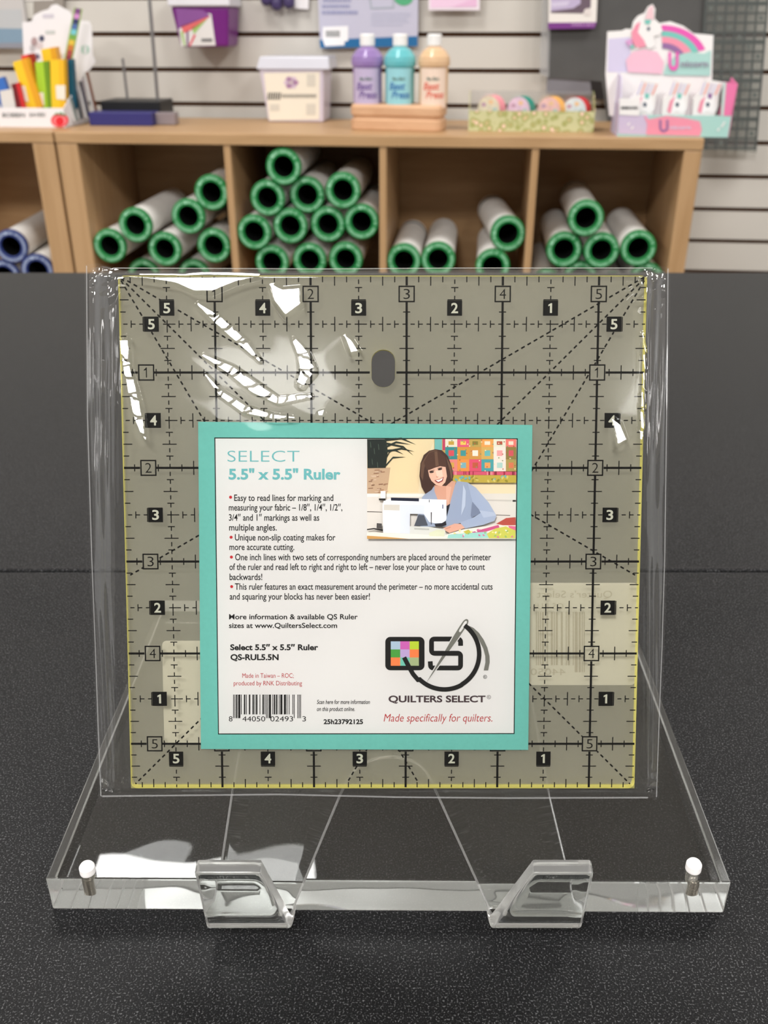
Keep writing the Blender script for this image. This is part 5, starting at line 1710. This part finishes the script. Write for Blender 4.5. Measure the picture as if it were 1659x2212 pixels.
# purple knobs pack
kp = thing('knob_pack', 'pack of dark purple rounded clips with a white tag, hanging beside the purple tub', 'hanging pack', SP(*[sp(612, 22, dW - 1)[0], dW - 1, sp(612, 22, dW - 1)[1]]))
M_kn = mat('clip_purple', (70, 58, 98), 0.35, 0.4)
s = MB(); plate(s, [(560, -60), (668, -60), (668, -4), (560, -2)], dW - 0.2, 0.06, P_bw); s.build('backing_card', kp)
for x, y in ((576, -2), (598, 8), (624, 4)):
    c = sp(x, y, dW - 0.8)
    s = MB(); o_ = SP(c[0], dW - 0.85, c[1] - 0.6)
    s.lathe(o_, (0, 0, 1), [(0, 0), (0.3, 0.05), (0.55, 0.3), (0.58, 0.7), (0.45, 1.6), (0.3, 2.4), (0, 2.6)], M_kn, 20); s.build('clip', kp)
s = MB(); plate(s, [(634, -20), (668, -20), (666, 20), (636, 18)], dW - 0.3, 0.05, P_bw); s.build('tag', kp)
# lavender pack with a blue foot
dL_ = dW - 0.6
lp = thing('hanging_pack', 'large pale lavender package with a blue bottom band and bar-code sticker, behind the bottles', 'hanging pack', SP(sp(795, 100, dL_)[0], dL_, sp(795, 100, dL_)[1]))
s = MB(); plate(s, [(684, -70), (904, -70), (902, 100), (692, 104)], dL_, 0.5, ink((192, 190, 208))); s.build('package_body', lp, bevel=0.05)
s = MB(); flat(s, [(690, 86), (902, 78), (902, 100), (692, 104)], dL_ - 0.02, ink((38, 104, 156)))
flat(s, [(697, 58), (752, 56), (752, 88), (744, 90), (744, 98), (702, 100), (697, 86)], dL_ - 0.04, ink((240, 238, 240)))
for k in range(13):
    flat(s, [(704 + k * 2.4, 66), (705.4 + k * 2.4, 66), (705.4 + k * 2.4, 80), (704 + k * 2.4, 80)], dL_ - 0.05, ink((96, 100, 98)))
I_lv = ink((150, 152, 186))
for (x0, x1, y, h) in ((698, 758, 4, 6), (696, 756, 17, 7), (696, 774, 31, 8), (802, 888, 30, 2), (802, 886, 36, 2), (802, 880, 42, 2), (802, 884, 48, 2), (802, 870, 55, 2)):
    scribble(s, x0, x1, y, h, dL_ - 0.03, I_lv if h > 3 else ink((184, 186, 208)))
for q in stroke2d([(798, -10), (802, 18), (850, 16), (850, -10)], 3.2): flat(s, q, dL_ - 0.03, ink((166, 174, 184)))
flat(s, ell(872, -6, 21, 18, 20), dL_ - 0.035, ink((86, 170, 124)))
s.build('printed_front', lp)
# pink card
dK = dW - 0.9
pk = thing('hanging_card', 'pink card with a white border, hanging high above the peach bottle', 'hanging pack', SP(sp(980, 20, dK)[0], dK, sp(980, 20, dK)[1]))
s = MB(); plate(s, [(924, -80), (1038, -80), (1036, 22), (926, 22)], dK, 0.25, ink((238, 226, 234)))
flat(s, [(930, -80), (1030, -80), (1030, 15), (930, 17)], dK - 0.02, ink((236, 202, 226))); flat(s, [(975, 16), (1030, -6), (1030, 14)], dK - 0.03, ink((230, 186, 216))); s.build('card', pk)
# dark mat in a clear sleeve
dM = dW - 1.2
M_mat = mat('mat_charcoal', (84, 83, 82), 0.6, 0.3, var=0.10, vscale=9)
dm = thing('cutting_mat', 'large charcoal mat hanging on the slatwall behind the pastel box', 'mat', SP(sp(1360, 170, dM)[0], dM, sp(1360, 170, dM)[1]))
s = MB(); plate(s, [(1186, -90), (1532, -90), (1522, 172), (1480, 300), (1318, 300), (1300, 176), (1182, 168)], dM, 0.12, M_mat); s.build('mat_sheet', dm)
s = MB(); plate(s, [(1182, 168), (1300, 174), (1286, 205), (1180, 203)], dM + 0.1, 0.06, ink((126, 124, 130))); s.build('lower_grey_plate', dm)  # plain grey plate below the mat's left end
s = MB(); plate(s, [(1275, 172), (1320, 174), (1318, 215), (1280, 215)], dM + 0.05, 0.05, ink((40, 36, 36))); s.build('hook_strip', dm)
s = MB(); plate(s, [(1174, -90), (1194, -90), (1186, 168), (1166, 160)], dM - 0.1, 0.04, film_mat('clear_sleeve', 2.0, 0.35, 0.1)); s.build('clear_sleeve', dm)
# card on the mat
dC = dM - 0.7
cc = thing('hanging_card', 'white-framed purple product card hanging in front of the charcoal mat', 'hanging pack', SP(sp(1236, 60, dC)[0], dC, sp(1236, 60, dC)[1]))
s = MB(); plate(s, [(1186, -90), (1294, -90), (1288, 48), (1185, 49)], dC, 0.2, ink((236, 230, 224)))
flat(s, [(1190, -90), (1279, -90), (1276, 16), (1258, 29), (1190, 28)], dC - 0.02, ink((108, 92, 104)))
flat(s, [(1190, -90), (1260, -90), (1254, 8), (1238, 18), (1190, 24)], dC - 0.03, ink((190, 176, 206)))
flat(s, [(1190, 5), (1232, 2), (1225, 12), (1192, 16)], dC - 0.04, ink((210, 200, 222)))
flat(s, ell(1269, 26, 8, 8, 14), dC - 0.045, ink((226, 216, 212)))
s.build('card', cc)
s = MB(); plate(s, [(1184, 49), (1289, 48), (1284, 61), (1184, 63)], dC, 0.2, ink((124, 62, 138)))
scribble(s, 1234, 1284, 56, 5, dC - 0.02, ink((176, 130, 184))); s.build('purple_strip', cc)
# clear gridded ruler hanging at the right
dG = dM - 0.3
M_gr = film_mat('smoky_ruler', 1.0, 0.12, 0.1, (0.78, 0.79, 0.77))
gr = thing('quilting_ruler', 'long smoky clear ruler with dark printed lattice, hanging at the right edge', 'ruler', SP(sp(1590, 320, dG)[0], dG, sp(1590, 320, dG)[1]))
s = MB(); plate(s, [(1528, -80), (1668, -80), (1634, 330), (1500, 318)], dG, 0.12, M_gr); s.build('ruler_plate', gr)
s = MB(); I_gl = mat('lattice_grey', (84, 88, 86), 0.6, 0.2)
def gp_(u, v):
    x0 = 1528 - 28 * v; x1 = 1668 - 34 * v
    return (x0 + (x1 - x0) * u, -80 + 404 * v)
for i in range(7):
    u = i / 6 * 0.96 + 0.02
    for q in stroke2d([gp_(u, 0), gp_(u, 1)], 4.6): flat(s, q, dG - 0.02, I_gl)
for i in range(20):
    v = i / 19 * 0.98 + 0.01
    for q in stroke2d([gp_(0, v), gp_(1, v)], 4.6 if i % 4 else 9): flat(s, q, dG - 0.025, I_gl)
for i in range(6):
    for j in range(19):
        if (i * 7 + j * 5) % 4 == 0:
            c_ = gp_((i + 0.5) / 6 * 0.96 + 0.02, (j + 0.5) / 19 * 0.98 + 0.01)
            flat(s, [(c_[0] - 5, c_[1] - 5), (c_[0] + 5, c_[1] - 5), (c_[0] + 5, c_[1] + 5), (c_[0] - 5, c_[1] + 5)], dG - 0.028, mat('lattice_grey_dark', (104, 108, 104), 0.6, 0.2))
s.build('printed_lattice', gr)
# packs at the left edge of the picture
dQ = dW - 1.0
lq = thing('hanging_pack', 'pale package with a blue lower picture, hanging at the left edge above the white carton', 'hanging pack', SP(sp(20, 100, dQ)[0], dQ, sp(20, 100, dQ)[1]))
s = MB(); plate(s, [(-60, -80), (36, -80), (56, 46), (50, 104), (-60, 104)], dQ, 0.4, ink((196, 192, 190)))
flat(s, [(-60, 60), (50, 62), (49, 96), (-60, 98)], dQ - 0.02, ink((128, 152, 172))); flat(s, [(-60, 20), (46, 20), (50, 62), (-60, 60)], dQ - 0.02, ink((186, 188, 190))); flat(s, [(-60, 94), (49, 92), (50, 104), (-60, 104)], dQ - 0.025, ink((140, 142, 152)))
s.build('package_body', lq)
dR_ = dW - 0.5
lr = thing('hanging_pack', 'small grey-backed package hanging right of the pale blue one at top left', 'hanging pack', SP(sp(95, 30, dR_)[0], dR_, sp(95, 30, dR_)[1]))
s = MB(); plate(s, [(44, -80), (138, -80), (137, 18), (110, 24), (54, 40)], dR_, 0.2, ink((150, 142, 134)))
flat(s, [(52, -80), (116, -80), (116, 0), (52, 2)], dR_ - 0.02, ink((228, 224, 220))); flat(s, [(50, 4), (72, 4), (72, 40), (56, 40)], dR_ - 0.02, ink((206, 202, 194)))
s.build('package_body', lr)
